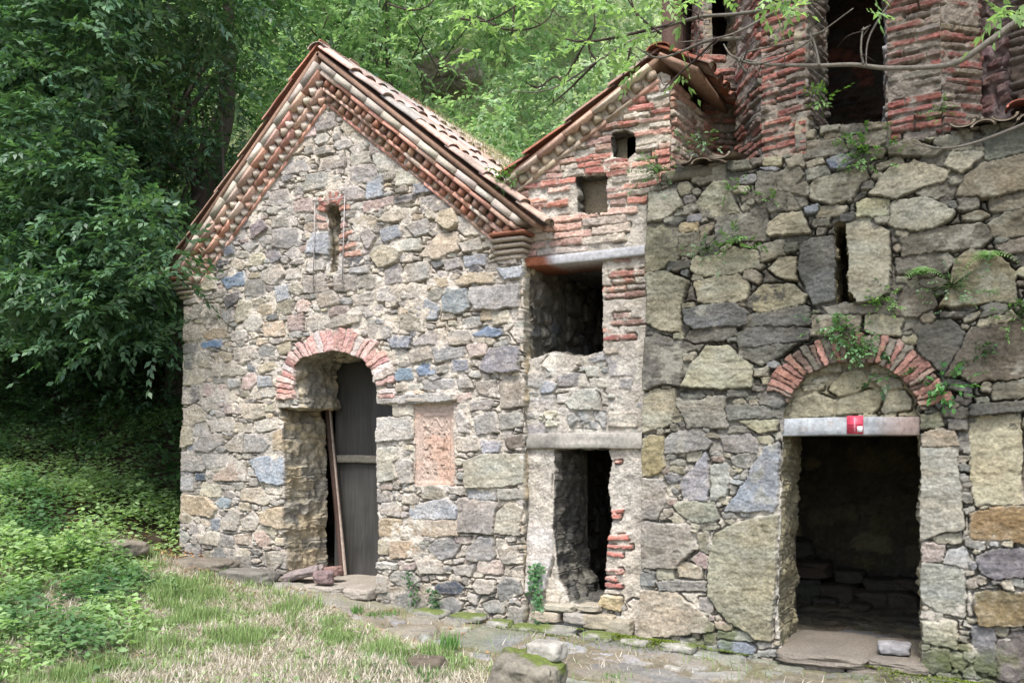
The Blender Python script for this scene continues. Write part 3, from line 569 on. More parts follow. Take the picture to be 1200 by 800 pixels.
def barrel(m, p0, p1, up, r0, r1, col, seed=0, th=.012, flip=1, n=7, c2=None):
    """half-round clay tile from p0 (high, radius r0) to p1 (low, radius r1)"""
    p0 = np.array(p0, float); p1 = np.array(p1, float); up = np.array(up, float); d = (p1-p0)/np.linalg.norm(p1-p0); sd_ = np.cross(d, up); sd_ /= np.linalg.norm(sd_); up = np.cross(sd_, d)
    th_ = np.linspace(0, math.pi, n); V = []; ks = 5
    for q in range(ks):
        f = q/(ks-1); p = p0+(p1-p0)*f; r = r0+(r1-r0)*f
        for rr in (r, r-th):
            for a in th_: V.append(p+sd_*math.cos(a)*rr+flip*up*math.sin(a)*rr*.52)
    V = np.array(V); V += .004*np.stack([fbm(V[:, 0]*6+seed, V[:, 1]*6, V[:, 2]*6, s=k) for k in (1, 2, 3)], -1)*2
    Q = []; S = 2*n
    for q in range(ks-1):
        for i in range(n-1):
            b = q*S+i; Q.append((b, b+1, b+S+1, b+S)); b += n; Q.append((b, b+S, b+S+1, b+1))
        for i in (0, n-1): b = q*S+i; Q.append((b, b+S, b+S+n, b+n))
    for q in (0, ks-1):
        for i in range(n-1): b = q*S+i; Q.append((b, b+n, b+n+1, b+1))
    g = fbm(V[:, 0]*5+seed*3.3, V[:, 1]*5, V[:, 2]*5, s=4, o=4)[:, None]; lic = sst(.0, .3, g)*.7; 
    c = np.array(col)*(1+.3*g)*(1-lic)+lin((150, 140, 128))*.75*lic
    m.add(V, Q=Q, c=np.clip(c, .02, .8))
def tile_slope(m, A, B, y0, y1, sp=.25, r=.1, seg=.5, seed=0, pal=None):
    """A, B: (x,z) ridge and eave; covers and pans running down the slope, repeated along y"""
    rr = np.random.default_rng(seed); A = np.array(A, float); B = np.array(B, float); L = np.linalg.norm(B-A); t = (B-A)/L; n = np.array([-t[1], t[0]]); n = n if n[1] > 0 else -n
    N3 = np.array([n[0], 0, n[1]]); pal = pal or [(205, 132, 108, 3), (192, 150, 130, 2), (178, 140, 122, 1.5), (160, 150, 138, 1)]
    y = y0+r; k = 0
    while y < y1:
        for fl, off in ((1, .045), (-1, .075)):
            yy = y if fl == 1 else y+sp/2
            s = -rr.uniform(0, .12); q = 0
            while s < L:
                e = min(s+seg, L+.04); c = lin(palette(rr, pal))*.75
                a = A+t*s+n*(off+.008*0); b = A+t*(e+.05)+n*(off+.018)
                jy = rr.normal(0, .009); a = a+n*abs(rr.normal(0, .006)); b = b+n*abs(rr.normal(0, .008))
                barrel(m, (a[0], yy+jy, a[1]), (b[0], yy+jy, b[1]), N3, r*.88, r*1.05, c, rr.random()*50, .013, fl)
                if fl == 1:   # mortar bedding in the open mouth
                    T3_ = np.array([t[0], 0, t[1]]); q_ = np.array([b[0], yy+jy, b[1]])-T3_*rr.uniform(.015, .04); th_ = np.linspace(0, math.pi, 7)
                    Vd = [q_]+[q_+np.array([0, 1., 0])*math.cos(w_)*r*.98+N3*math.sin(w_)*r*.48 for w_ in th_]; m.add(Vd, T=[(0, i_+1, i_+2) for i_ in range(6)], c=lin((178, 164, 150))*.7)
                s = e; q += 1
        y += sp; k += 1
    # boarding under the tiles
    V = []
    for s_, z_ in ((A, 0), (B, 0)):
        for yy in (y0+.02, y1):
            for h in (-.03, .015): p = s_+n*h; V.append((p[0], yy, p[1]))
    m.add(V, Q=[(0, 1, 3, 2), (4, 6, 7, 5), (0, 4, 5, 1), (2, 3, 7, 6), (0, 2, 6, 4), (1, 5, 7, 3)], c=lin((150, 122, 104))*.7)
def beam(m, x0, x1, y0, y1, z0, z1, cfun, seed=0, nx=60):
    """weathered straight timber or stone bar with slightly worn edges"""
    xs = np.linspace(x0, x1, nx); prof = []
    hy, hz = (y1-y0)/2, (z1-z0)/2; e = .006
    ring = [(-hy, -hz+e), (-hy, -hz*.3), (-hy, hz*.3), (-hy, hz-e), (-hy+e, hz), (hy-e, hz), (hy, hz-e), (hy, -hz+e), (hy-e, -hz), (-hy+e, -hz)]
    k = len(ring); V = []
    for x in xs:
        for (a, b) in ring: V.append((x, (y0+y1)/2+a, (z0+z1)/2+b))
    V = np.array(V); V[:, 1] += .006*fbm(V[:, 0]*5+seed, V[:, 2]*30, s=3); V[:, 2] += .008*fbm(V[:, 0]*4+seed, V[:, 1]*9, s=4)
    i, j = np.meshgrid(np.arange(nx-1), np.arange(k), indexing='ij'); Q = np.stack([i*k+j, (i+1)*k+j, (i+1)*k+(j+1) % k, i*k+(j+1) % k], -1).reshape(-1, 4)
    T = [(0, j+1, j) for j in range(1, k-1)]+[((nx-1)*k, (nx-1)*k+j, (nx-1)*k+j+1) for j in range(1, k-1)]
    m.add(V, Q=Q, T=T, c=np.clip(cfun(V), .01, .8))
def room(name, parent, x0, x1, y0, y1, z0, z1, pal, mort, seed, K=.7, front=None):
    """closed interior: back, side, floor and ceiling walls in rough rubble, merged as one interior part"""
    fl = [dict(poly=[(-99, -99), (99, -99), (99, 99), (-99, 99)], sizes=[], pal=pal)]
    def S(nm, w, h, o, u, n, up, sd):
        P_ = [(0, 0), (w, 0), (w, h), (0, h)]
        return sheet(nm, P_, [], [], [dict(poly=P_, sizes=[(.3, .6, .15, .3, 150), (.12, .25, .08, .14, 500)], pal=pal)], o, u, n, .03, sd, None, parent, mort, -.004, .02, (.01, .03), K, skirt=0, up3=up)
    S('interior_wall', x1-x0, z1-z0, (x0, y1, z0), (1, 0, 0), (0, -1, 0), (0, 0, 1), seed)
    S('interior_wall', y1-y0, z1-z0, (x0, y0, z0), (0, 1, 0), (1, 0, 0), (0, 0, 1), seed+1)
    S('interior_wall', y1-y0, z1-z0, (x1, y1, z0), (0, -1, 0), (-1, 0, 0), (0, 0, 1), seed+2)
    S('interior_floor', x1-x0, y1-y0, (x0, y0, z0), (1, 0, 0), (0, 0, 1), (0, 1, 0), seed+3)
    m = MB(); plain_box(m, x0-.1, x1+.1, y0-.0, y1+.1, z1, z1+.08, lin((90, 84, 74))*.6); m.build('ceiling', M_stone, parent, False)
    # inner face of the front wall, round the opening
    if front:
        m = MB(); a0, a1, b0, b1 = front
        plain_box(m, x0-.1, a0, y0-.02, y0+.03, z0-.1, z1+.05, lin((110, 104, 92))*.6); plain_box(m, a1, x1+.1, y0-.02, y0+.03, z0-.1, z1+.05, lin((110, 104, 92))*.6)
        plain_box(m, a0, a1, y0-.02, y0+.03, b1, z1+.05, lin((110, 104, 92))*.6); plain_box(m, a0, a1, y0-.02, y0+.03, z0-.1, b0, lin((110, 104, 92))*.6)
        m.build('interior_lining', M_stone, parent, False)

# =====================================================================================
# A: gabled stone chapel (left)
# =====================================================================================
AX0, AX1 = -8.16, -3.72
chapel = thing('stone_chapel', (-5.95, 0, .3), 'pale rubble stone chapel with pointed gable, tiled roof and brick arched doorway', 'chapel')
a_apex = (-6.04, 5.38); a_l = (-7.9, 3.57); a_r = (-3.92, 3.62)
A_OUT = [(AX0, -.1), (AX1, -.25), (AX1+.0, 3.70), (-3.9, 3.78), (-6.08, 5.62), (-8.1, 3.78), (AX0+.03, 3.7)]
def PX(l, Y=0): return np.array([XZ(a, b, Y) for a, b in l])
A_DOOR = PX([(334,705),(333,494),(328,492),(327,479),(352,477),(347,455),(347,430),(353,421),(375,415),(392,411),(407,414),(427,422),(436,436),(441,455),(442,473),(460,474),(461,488),(442,490),(441,560),(444,640),(441,705)])
A_SLIT = PX([(383,248),(386,239),(394,240),(400,251),(399,268),(397,285),(396,302),(395,318),(387,320),(387,290),(385,264)])
A_PANEL = PX([(486,475),(531,472),(532,567),(486,569)])
PAL_AR = [(226, 160, 148, 3), (232, 178, 164, 2), (222, 200, 190, 1.5), (214, 140, 126, 1.5)]
st = A_ST+brick_arch(394, 462, 49, 50, 0, -6, 186, 31, .235, PAL_AR, 3, .05, .03)
st += brick_arch(392, 247, 8, 9, 0, 0, 180, 8, .12, PAL_BR, 4, .035)
st += TR(0, 0, 1, 0, [([(399,262),(405,259),(407,265),(399,268)], (205,150,130)), ([(397,276),(412,270),(414,274),(397,281)], (205,145,122)), ([(398,290),(418,283),(420,288),(398,296)], (208,150,126)), ([(372,262),(385,263),(385,268),(372,267)], (196,160,140)), ([(370,250),(382,255),(382,260),(370,256)], (205,160,145))])
st = [s for s in st if not (poly_sd(s[0].mean(0)[0:1], s[0].mean(0)[1:2], A_PANEL)[0] > 0)]
ones = [(-99, -99), (99, -99), (99, 99), (-99, 99)]
a_fill = [dict(poly=ones if False else [(-8.3, -.3), (-3.6, -.3), (-3.6, 5.8), (-8.3, 5.8)], sizes=[(.26, .4, .13, .19, 1500), (.18, .28, .09, .14, 5000), (.1, .17, .045, .085, 9000), (.05, .1, .02, .04, 12000)], pal=PAL_A, rot=.07, prot=(.004, .02))]
def a_lich(X, Z, C):
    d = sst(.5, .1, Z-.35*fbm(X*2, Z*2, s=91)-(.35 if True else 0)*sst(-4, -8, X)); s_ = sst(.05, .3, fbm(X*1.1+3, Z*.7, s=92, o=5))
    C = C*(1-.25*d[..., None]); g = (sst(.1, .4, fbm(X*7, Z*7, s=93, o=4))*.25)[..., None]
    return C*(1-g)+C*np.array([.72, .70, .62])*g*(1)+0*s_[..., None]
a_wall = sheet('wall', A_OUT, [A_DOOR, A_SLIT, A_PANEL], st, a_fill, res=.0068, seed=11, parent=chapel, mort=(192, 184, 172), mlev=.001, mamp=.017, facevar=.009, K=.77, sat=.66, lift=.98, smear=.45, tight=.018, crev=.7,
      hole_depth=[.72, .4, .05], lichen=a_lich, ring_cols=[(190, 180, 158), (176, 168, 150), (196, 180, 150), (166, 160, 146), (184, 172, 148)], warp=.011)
# side and back walls
sf = lambda L_, h: [dict(poly=[(0, 0), (L_, 0), (L_, h), (0, h)], sizes=[(.2, .32, .1, .17, 600), (.1, .18, .05, .1, 1500)], pal=PAL_A)]
sheet('wall', [(0, -.3), (4.6, -.3), (4.6, 3.75), (0, 3.75)], [], [], [dict(poly=[(0, 0), (4.6, 0), (4.6, 3.75), (0, 3.75)], sizes=[(.25, .4, .14, .22, 500), (.1, .18, .05, .1, 1200)], pal=PAL_C)], (AX1-.0, .12, 0), (0, 1, 0), (1, 0, 0), .02, 21, None, chapel, (118, 112, 100), skirt=0, sat=.6)
sheet('wall', [(0, -.3), (4.6, -.3), (4.6, 3.75), (0, 3.75)], [], [], sf(4.6, 3.75), (AX0, 4.72, 0), (0, -1, 0), (-1, 0, 0), .03, 22, None, chapel, (190, 180, 165), skirt=0)
m = MB(); V = [(x, y, z) for y in (4.7, 4.78) for x, z in ((AX0, -.2), (AX1, -.2), (AX1, 3.75), (-6.08, 5.6), (AX0, 3.75))]
m.add(V, Q=[(1, 0, 5, 6)], T=[(5, 7, 6), (5, 8, 7), (5, 9, 8)], c=lin((150, 142, 128))*.7); m.build('rear_wall', M_stone, chapel, False)
room('chapel', chapel, AX0+.5, AX1-.45, .72, 4.3, .3, 3.4, PAL_A, (120, 112, 100), 31, .5, (-6.75, -5.2, .2, 2.75))
# carved panel
cx0, cx1 = A_PANEL[:, 0].min()+.0, A_PANEL[:, 0].max(); cz0, cz1 = A_PANEL[:, 1].min(), A_PANEL[:, 1].max()
gx_ = np.arange(cx0-.02, cx1+.02, .004); gz_ = np.arange(cz0-.02, cz1+.03, .004); GX, GZ = np.meshgrid(gx_, gz_); u = (GX-cx0)/(cx1-cx0)*2-1; v = (GZ-cz0)/(cz1-cz0)
h = .014*sst(.72, .82, np.abs(u)); h = h+.012*np.exp(-((v-.86)/.02)**2)*(np.abs(u) < .6); h = np.maximum(h, .012*sst(.88, .93, v)); h = np.maximum(h, .012*sst(.07, .03, v))
h = h+.010*np.exp(-((v-(.77+.05*np.cos(u*9)))/.014)**2)*(np.abs(u) < .62); m_ = (np.abs(u) < .68)*(v > .12)*(v < .72)
h = h+.014*(np.abs(u) < .09)*(v > .16)*(v < .7)+.014*(np.abs(v-.5) < .03)*(np.abs(u) < .42)*(np.abs(u) >= .09)
for bu, bv in ((.42, .24), (.42, .36), (.42, .62), (.3, .7)):
    for sg in (-1, 1): rr2 = np.hypot((u-sg*bu)*.2, (v-bv)*.75); h = h+.014*np.exp(-(rr2/.022)**2)-.008*np.exp(-(rr2/.008)**2)
h = h+.009*np.exp(-((np.abs(u)-.62-.04*np.sin(v*60))/.04)**2)*(v > .1)*(v < .8)+m_*.005*fbm(GX*40, GZ*40, s=8)
h = h+.006*fbm(GX*30, GZ*30, s=9, o=4); hole_ = m_*sst(.5, .7, vn(GX*30, GZ*26, s=12)); h -= .016*hole_
pc = lin((192, 172, 158))*(1-sst(-.1, .25, fbm(GX*5, GZ*5, s=14)+.25*(.4-v))[..., None])+lin((198, 168, 150))*sst(-.1, .25, fbm(GX*5, GZ*5, s=14)+.25*(.4-v))[..., None]
pc = pc*(1+.25*fbm(GX*30, GZ*30, s=15)[..., None])*.78
nX, nZ = len(gx_), len(gz_); i, j = np.meshgrid(np.arange(nX-1), np.arange(nZ-1)); k = j*nX+i
mk('carved_panel', np.stack([GX, .03-h, GZ], -1).reshape(-1, 3), np.stack([k, k+1, k+nX+1, k+nX], -1).reshape(-1, 4), M_stone, chapel, pc.reshape(-1, 3))
m = MB(); q0 = P(478, 472, -.03); q1 = P(533, 466, -.03); rock(m, ((q0[0]+q1[0])/2, .0, (q0[2]+q1[2])/2+.01), (abs(q1[0]-q0[0])+.04, .13, .045), None, lin((176, 168, 155))*.75, 4, 8, .05, .92); m.build('panel_hood', M_stone, chapel)
# slit window iron frame
m = MB(); c4 = [P(369, 237, -.05), P(404, 231, -.05), P(401, 333, -.05), P(367, 335, -.05)]
for i in range(4): tube(m, [c4[i], c4[(i+1) % 4]], .0055, lin((150, 130, 130)), 6)
for i in (0, 3):
    tube(m, [P(369 if i == 0 else 367, 237 if i == 0 else 335, -.05), P(369 if i == 0 else 367, 237 if i == 0 else 335, .02)], .008, lin((90, 80, 80)), 5)
wf = m.build('window_frame', M_iron, chapel)
# cornice
m = MB(); BB = [(206, 156, 136, 3), (202, 168, 150, 2.5), (198, 180, 164, 1)]; BD = [(170, 124, 106, 2.5), (178, 146, 126, 2.5), (160, 134, 118, 1.5)]  # right dogtooth bricks coloured darker to stand for shadow
lay = [('band', .035, .03, BB), ('dog', .075, .08, BD), ('band', .04, .095, BB), ('dog', .075, .14, BD), ('band', .045, .155, BB), ('band', .078, .165, [(190, 180, 166, 1)])]
rake(m, a_apex, a_r, 0, lay, BB, 5); m.build('cornice', M_brick, chapel, False)
m = MB(); BDL = [(194, 182, 166, 4), (196, 164, 144, 1)]
rake(m, a_apex, a_l, 0, [(k_, t_, p_, BDL if k_ == 'dog' else q_) for k_, t_, p_, q_ in lay], BB, 6, ext=1.); m.build('cornice', M_brick, chapel, False)
# eave corbels at both corners
for x0_, x1_, zz in ((-4.03, -3.71, 3.55), (-8.2, -7.95, 3.5)):
    m = MB()
    for k_ in range(5):
        w_ = .035*k_; zc = zz+.052*k_
        rock(m, ((x0_+x1_)/2+(w_*.2 if x0_ > -5 else -w_*.3), .08-w_*.45, zc), (x1_-x0_+w_*.6, .22+w_*.7, .04), None, lin((176, 164, 148) if k_ < 4 else (150, 100, 80))*.72, k_+3, 4, .02, .98)
    rock(m, ((x0_+x1_)/2, .1, zz+.1), (x1_-x0_-.06, .2, .3), None, lin((170, 160, 145))*.6, 9, 4, .02, .95)
    m.build('eave_corbel', M_brick, chapel)
# roof
m = MB(); RA = (-6.05, 5.895); RER = (-3.53, 3.80); REL = (-8.26, 3.745)
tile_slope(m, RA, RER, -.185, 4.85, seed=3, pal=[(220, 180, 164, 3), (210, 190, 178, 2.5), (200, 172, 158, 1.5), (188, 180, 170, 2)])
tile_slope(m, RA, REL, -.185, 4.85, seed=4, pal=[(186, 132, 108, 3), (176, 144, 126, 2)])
y = -.2
while y < 4.8:
    barrel(m, (RA[0], y+.42, RA[1]+.03), (RA[0], y, RA[1]+.04), (0, 0, 1), .095, .11, lin((186, 170, 156))*.75, y*7+20, .014); y += .38
roofA = m.build('roof', M_tile, chapel)
# door leaf, board and leaning post
zt = P(420, 673, .7)[2]
dm = MB(); d0 = P(396, 500, .78)[0]-.02; d1 = P(470, 500, .78)[0]
gxx = np.linspace(d0, d1+.1, 40); gzz = np.linspace(zt-.02, 3.1, 80); GX, GZ = np.meshgrid(gxx, gzz)
GY = .76+.012*fbm(GX*3, GZ*2, s=5)+.03*np.exp(-((GX-(d0+.33)-.1*(GZ-.3))/.05)**2)*sst(.85, .35, GZ)*-1+.004*vn(GX*12, GZ*1., s=8)
k_ = 40; i, j = np.meshgrid(np.arange(39), np.arange(79)); k = j*k_+i
door = mk('door', np.stack([GX, GY, GZ], -1).reshape(-1, 3), np.stack([k, k+1, k+k_+1, k+k_], -1).reshape(-1, 4), M_door, chapel)
m = MB(); zb = P(420, 538, .7)[2]; beam(m, d0+.0, d1+.1, .70, .735, zb-.04, zb+.045, lambda V: lin((112, 108, 98))*(1+.3*fbm(V[:, 0]*3, V[:, 2]*60, s=2)[:, None])); m.build('door_board', M_wood, door)
m = MB(); pa = P(388, 520, .66); pb = P(402, 673, .62)
pts = [pa+(pa-pb)*.9, pa, (pa+pb)/2+[.004, 0, 0], pb]
def post(m, pts, w, d, c):
    pts = np.asarray(pts); V = []
    for p in pts: V += [(p[0]-w, p[1]-d, p[2]), (p[0]+w, p[1]-d, p[2]), (p[0]+w, p[1]+d, p[2]), (p[0]-w, p[1]+d, p[2])]
    n = len(pts); Q = [(a*4+b, a*4+(b+1) % 4, (a+1)*4+(b+1) % 4, (a+1)*4+b) for a in range(n-1) for b in range(4)]+[(0, 1, 2, 3), (4*n-1, 4*n-2, 4*n-3, 4*n-4)]
    m.add(V, Q=Q, c=c)
post(m, pts, .024, .03, lin((84, 66, 58))*.6); post(m, [p+[.033, .0, 0] for p in pts], .006, .02, lin((165, 150, 138))*.8)
m.build('door_post', M_wood, chapel, False)
# threshold slab
m = MB()
q = [P(322, 690, -.1), P(440, 697, -.1)]; tz = zt
for xa, xb, ya, yb in ((-6.85, -6.3, -.22, .8), (-6.28, -5.75, -.17, .8), (-5.74, -5.4, -.14, .8)):
    rock(m, ((xa+xb)/2, (ya+yb)/2, tz-.06), (xb-xa, yb-ya, .12), None, lin((170, 162, 150))*.75, int(-xa*10), 28, .035, .97)
m.build('threshold', M_stone, chapel)

# =====================================================================================
# B: narrow brick and stone annex (middle)
# =====================================================================================
YB = .1
annex = thing('brick_annex', (-3.1, YB, .05), 'narrow brick and stone annex with steep half gable squeezed between chapel and dark stone house', 'annex')
xr = XZ(760, 400, YB)[0]; xr2 = XZ(786, 150, YB)[0]
B_OUT = [(-3.82, -.2), (xr, -.2), (xr, 3.6), (xr2, 3.6), (xr2, XZ(786, 88, YB)[1]), XZ(774, 84, YB), XZ(612, 214, YB), (-3.82, 4.15)]
B_WIN = np.vstack([[(-3.78, XZ(613, 307, YB)[1])], PX([(705, 301), (706, 350), (707, 411), (682, 418), (650, 411), (625, 419)], YB), [(-3.78, XZ(613, 420, YB)[1])]])
B_DOOR = PX([(649, 526), (713, 526), (717, 540), (712, 570), (717, 610), (711, 650), (709, 690), (700, 714), (668, 706), (662, 690), (655, 680), (648, 620), (650, 560)], YB)
B_N1 = PX([(675, 208), (711, 204), (712, 249), (690, 252), (677, 247)], YB); B_N2 = PX([(718, 156), (732, 152), (744, 157), (746, 178), (735, 186), (719, 184)], YB)
zl = XZ(690, 297, YB)[1]
bz1 = XZ(690, 415, YB)[1]
b_fill = [dict(poly=PX([(708, 292), (756, 285), (756, 412), (708, 414)], YB), course=(.063, .043), len=(.12, .24), pal=PAL_BR, skip=.35, prot=(.004, .014)),
          dict(poly=PX([(600, 262), (760, 240), (760, 287), (600, 303)], YB), course=(.075, .055), len=(.3, .5), pal=[(216, 160, 138, 2), (204, 182, 158, 2), (196, 176, 156, 1)], skip=.1, prot=(.02, .035)),
          dict(poly=PX([(600, 230), (600, 190), (772, 70), (790, 70), (790, 240), (600, 262)], YB), course=(.064, .046), len=(.15, .25), pal=PAL_BR+[(186, 172, 150, 2.5)], skip=.1, prot=(.02, .035)),
          dict(poly=[(-3.8, XZ(690, 512, YB)[1]), (xr, XZ(690, 512, YB)[1]), (xr, bz1), (-3.8, bz1)], sizes=[(.25, .4, .12, .2, 60), (.1, .2, .05, .1, 250), (.04, .08, .03, .05, 300)], pal=[(170, 164, 150, 3), (158, 154, 146, 2), (192, 184, 168, 2)], prot=(-.004, .014)),
          dict(poly=[(-3.8, -.1), (xr, -.1), (xr, XZ(690, 700, YB)[1]), (-3.8, XZ(690, 700, YB)[1])], sizes=[(.25, .4, .12, .2, 60), (.1, .2, .05, .1, 250), (.04, .08, .03, .05, 400)], pal=[(170, 164, 150, 3), (158, 154, 146, 2), (192, 184, 168, 2), (186, 176, 150, 1)], prot=(-.004, .014))]
sheet('wall', B_OUT, [B_WIN, B_DOOR, B_N1, B_N2], B_ST, b_fill, (0, YB, 0), res=.007, seed=14, parent=annex, mort=(182, 175, 163), mlev=-.002, mamp=.016, K=.8, sat=.62, lift=1.03, smear=.35, warp=.006, bevk=.09, hole_depth=[1.9, .8, .16, .4],
      ring_cols=[(112, 110, 102), (96, 95, 90), (125, 122, 112), (104, 100, 92)], crev=.35)
m = MB(); plain_box(m, xr-.25, xr2, YB+.16, YB+.24, 3.6, 4.9, lin((160, 148, 125))*.6); plain_box(m, -3.3, xr2-.1, YB+.16, YB+.2, 3.6, 4.6, lin((160, 148, 125))*.6); m.build('niche_back', M_stone, annex, False)
room('annex', annex, -3.75, -2.35, .9, 3.2, 0, 2.0, PAL_C, (110, 104, 92), 41, .4, (-3.45, -2.75, .1, 1.9))
m = MB(); plain_box(m, -3.8, -2.3, 1.95, 2.05, 1.9, 3.9, lin((70, 66, 60))*.4); plain_box(m, -3.8, -2.3, .3, 2.05, 3.75, 3.85, lin((70, 66, 60))*.4); plain_box(m, -2.75, -2.3, .2, 2.05, 1.9, 3.8, lin((90, 84, 76))*.4); m.build('loft_dark_cap', M_stone, annex, False)  # near-black boxes close the loft, its darkness put into their colour
# side wall of the annex gable
ang = math.radians(90-8); ud = (math.cos(ang), math.sin(ang), 0); L_ = 1.7
SP = [(0, 3.4), (L_, 3.4), (L_, 4.86), (0, 4.99)]
sheet('wall', SP, [], [], [dict(poly=SP, course=(.064, .045), len=(.14, .24), pal=[(196, 176, 156, 2), (190, 130, 108, 2), (170, 120, 104, 1)], skip=.05, prot=(.02, .04))], (xr2, YB, 0), ud, (ud[1], -ud[0], 0), .009, 15, None, annex, (160, 150, 136), skirt=.05, sat=.7, warp=.006, bevk=.09)
# lintels
m = MB(); x0_, x1_ = -3.72, XZ(752, 515, .05)[0]; z0_, z1_ = XZ(690, 525, .06)[1], XZ(690, 507, .06)[1]
beam(m, x0_, x1_, .055, .5, z0_, z1_, lambda V: lin((168, 164, 155))*.75*(1+.6*fbm(V[:, 0]*4, V[:, 2]*50, s=2)[:, None])); m.build('lintel', M_wood, annex)
m = MB(); z0_, z1_ = XZ(700, 304, .05)[1], XZ(700, 293, .05)[1]; xe = XZ(645, 300, .05)[0]
def cb(V):
    w = sst(xe-.06, xe+.06, V[:, 0]+.3*(V[:, 2]-z0_)+.03*fbm(V[:, 0]*20, V[:, 2]*20, s=5))[:, None]*(V[:, 1] < .12)[:, None]
    return (lin((140, 86, 62))*(1-w)+lin((184, 184, 186))*w)*.8*(1+.2*fbm(V[:, 0]*5, V[:, 2]*50, s=2)[:, None])
beam(m, -3.74, XZ(757, 290, .05)[0], .045, .55, z0_, z1_, cb, 3, 120); m.build('lintel', M_wood, annex)
# annex cornice + roof
m = MB(); ba = np.array(XZ(774, 88, YB)); bl = np.array(XZ(606, 222, YB))
layb = [('band', .035, .04, [(186, 168, 148, 3), (196, 160, 140, 1)]), ('dog', .08, .09, [(186, 170, 150, 1)]), ('band', .045, .11, [(196, 180, 160, 3), (200, 166, 145, 1)])]
rake(m, ba-[.0, .06], bl-[0, .06], YB, layb, BB, 8, .3, .15, ext=0); m.build('cornice', M_brick, annex, False)
m = MB(); ra = np.array(XZ(773, 64, YB-.1)); rl = np.array(XZ(596, 205, YB-.1))
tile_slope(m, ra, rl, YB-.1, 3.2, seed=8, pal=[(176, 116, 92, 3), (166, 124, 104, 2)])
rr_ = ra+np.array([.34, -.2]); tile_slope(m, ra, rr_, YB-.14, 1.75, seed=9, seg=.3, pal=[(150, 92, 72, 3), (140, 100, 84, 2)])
y = YB-.14
while y < 3.0: barrel(m, (ra[0], y+.42, ra[1]+.03), (ra[0], y, ra[1]+.04), (0, 0, 1), .09, .11, lin((150, 96, 76))*.75, y*9+3, .014); y += .38
m.build('roof', M_tile, annex)
# sill masonry under the annex doorway (steps out to the ground)
m = MB(); r = np.random.default_rng(5)
for (px, py, w, hh, c) in [(640,722,.28,.1,BEI),(676,724,.26,.1,GR),(655,712,.3,.06,(182,176,158)),(700,728,.3,.13,(170,160,140)),(725,735,.25,.14,(165,158,140)),(690,712,.2,.06,(176,168,150))]:
    p = P(px, py, .02); rock(m, (p[0], .08, p[2]), (w, .2, hh), None, lin(c)*.75, int(px), 22, .07, .93)
m.build('door_sill', M_stone, annex)

# =====================================================================================
# C: dark stone house (right) and brick tower
# =====================================================================================
house = thing('stone_house', (-1, 0, .05), 'dark weathered stone house with brick arched doorway and pale lintel', 'house')
C_OUT = np.vstack([[(XZ(749, 745)[0], -.25), (1.7, -.25), (1.7, XZ(1200, 140)[1]+.1)], PX([(1200, 140), (1118, 152), (1108, 160), (1041, 165), (1041, 143), (1000, 145), (946, 150), (944, 180), (870, 187), (792, 197), (770, 216), (758, 224)]), [(XZ(758, 300)[0], XZ(758, 224)[1])]])
arc = [(1000+76*math.cos(math.radians(t)), 482-58*math.sin(math.radians(t))) for t in range(8, 173, 8)]
C_DOOR = PX([(1079, 775), (1079, 640), (1077, 508), (1077, 478)]+arc+[(920, 478), (917, 512), (916, 600), (914, 640), (912, 700), (916, 775)])
C_SLIT = PX([(977, 265), (984, 259), (990, 262), (993, 300), (995, 343), (1005, 354), (981, 355), (979, 310)])
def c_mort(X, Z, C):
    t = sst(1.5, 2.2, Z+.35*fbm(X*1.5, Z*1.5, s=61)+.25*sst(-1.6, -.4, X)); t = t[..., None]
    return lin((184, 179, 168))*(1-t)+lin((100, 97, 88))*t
def c_lich(X, Z, C):
    n1 = fbm(X*9, Z*9, s=71, o=5); n2 = fbm(X*2.1, Z*2.1, s=72, o=4); up = sst(1.2, 3.2, Z)
    pale = (sst(.12, .3, n1)*sst(-.05, .2, n2)*.55)[..., None]; C = C*(1-pale)+lin((168, 166, 150))*.7*pale
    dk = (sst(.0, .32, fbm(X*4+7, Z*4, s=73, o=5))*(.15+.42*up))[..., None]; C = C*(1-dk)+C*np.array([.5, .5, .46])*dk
    ms = (sst(.3, .05, Z-.12)*sst(-.1, .2, n2+.4*n1))[..., None]; C = C*(1-ms*.7)+lin((84, 96, 46))*.7*ms*.7
    return C
c_fill = [dict(poly=[(-2.75, 1.75), (1.8, 1.75), (1.8, 4.9), (-2.75, 4.9)], sizes=[(.35, .55, .2, .32, 200), (.2, .35, .1, .2, 1500), (.1, .2, .04, .09, 5000), (.04, .09, .025, .045, 5000)], pal=PAL_C, rot=.14),
          dict(poly=[(-2.75, -.3), (1.8, -.3), (1.8, 1.8), (-2.75, 1.8)], sizes=[(.35, .5, .2, .3, 150), (.18, .3, .1, .18, 800), (.09, .16, .04, .09, 3500), (.04, .08, .025, .045, 5000)], pal=PAL_CL, rot=.14)]
cst = C_ST+brick_arch(1000, 482, 77, 59, 0, 8, 170, 30, .20, [(182, 124, 106, 3), (168, 114, 98, 2), (150, 120, 104, 2), (132, 122, 106, 2)], 7, .04, .0)
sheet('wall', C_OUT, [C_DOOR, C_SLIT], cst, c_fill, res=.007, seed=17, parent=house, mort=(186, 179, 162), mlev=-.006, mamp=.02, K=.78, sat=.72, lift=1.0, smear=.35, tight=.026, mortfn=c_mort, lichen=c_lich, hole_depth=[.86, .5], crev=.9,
      ring_cols=[(150, 143, 118), (136, 130, 108), (156, 148, 120)], warp=.013)
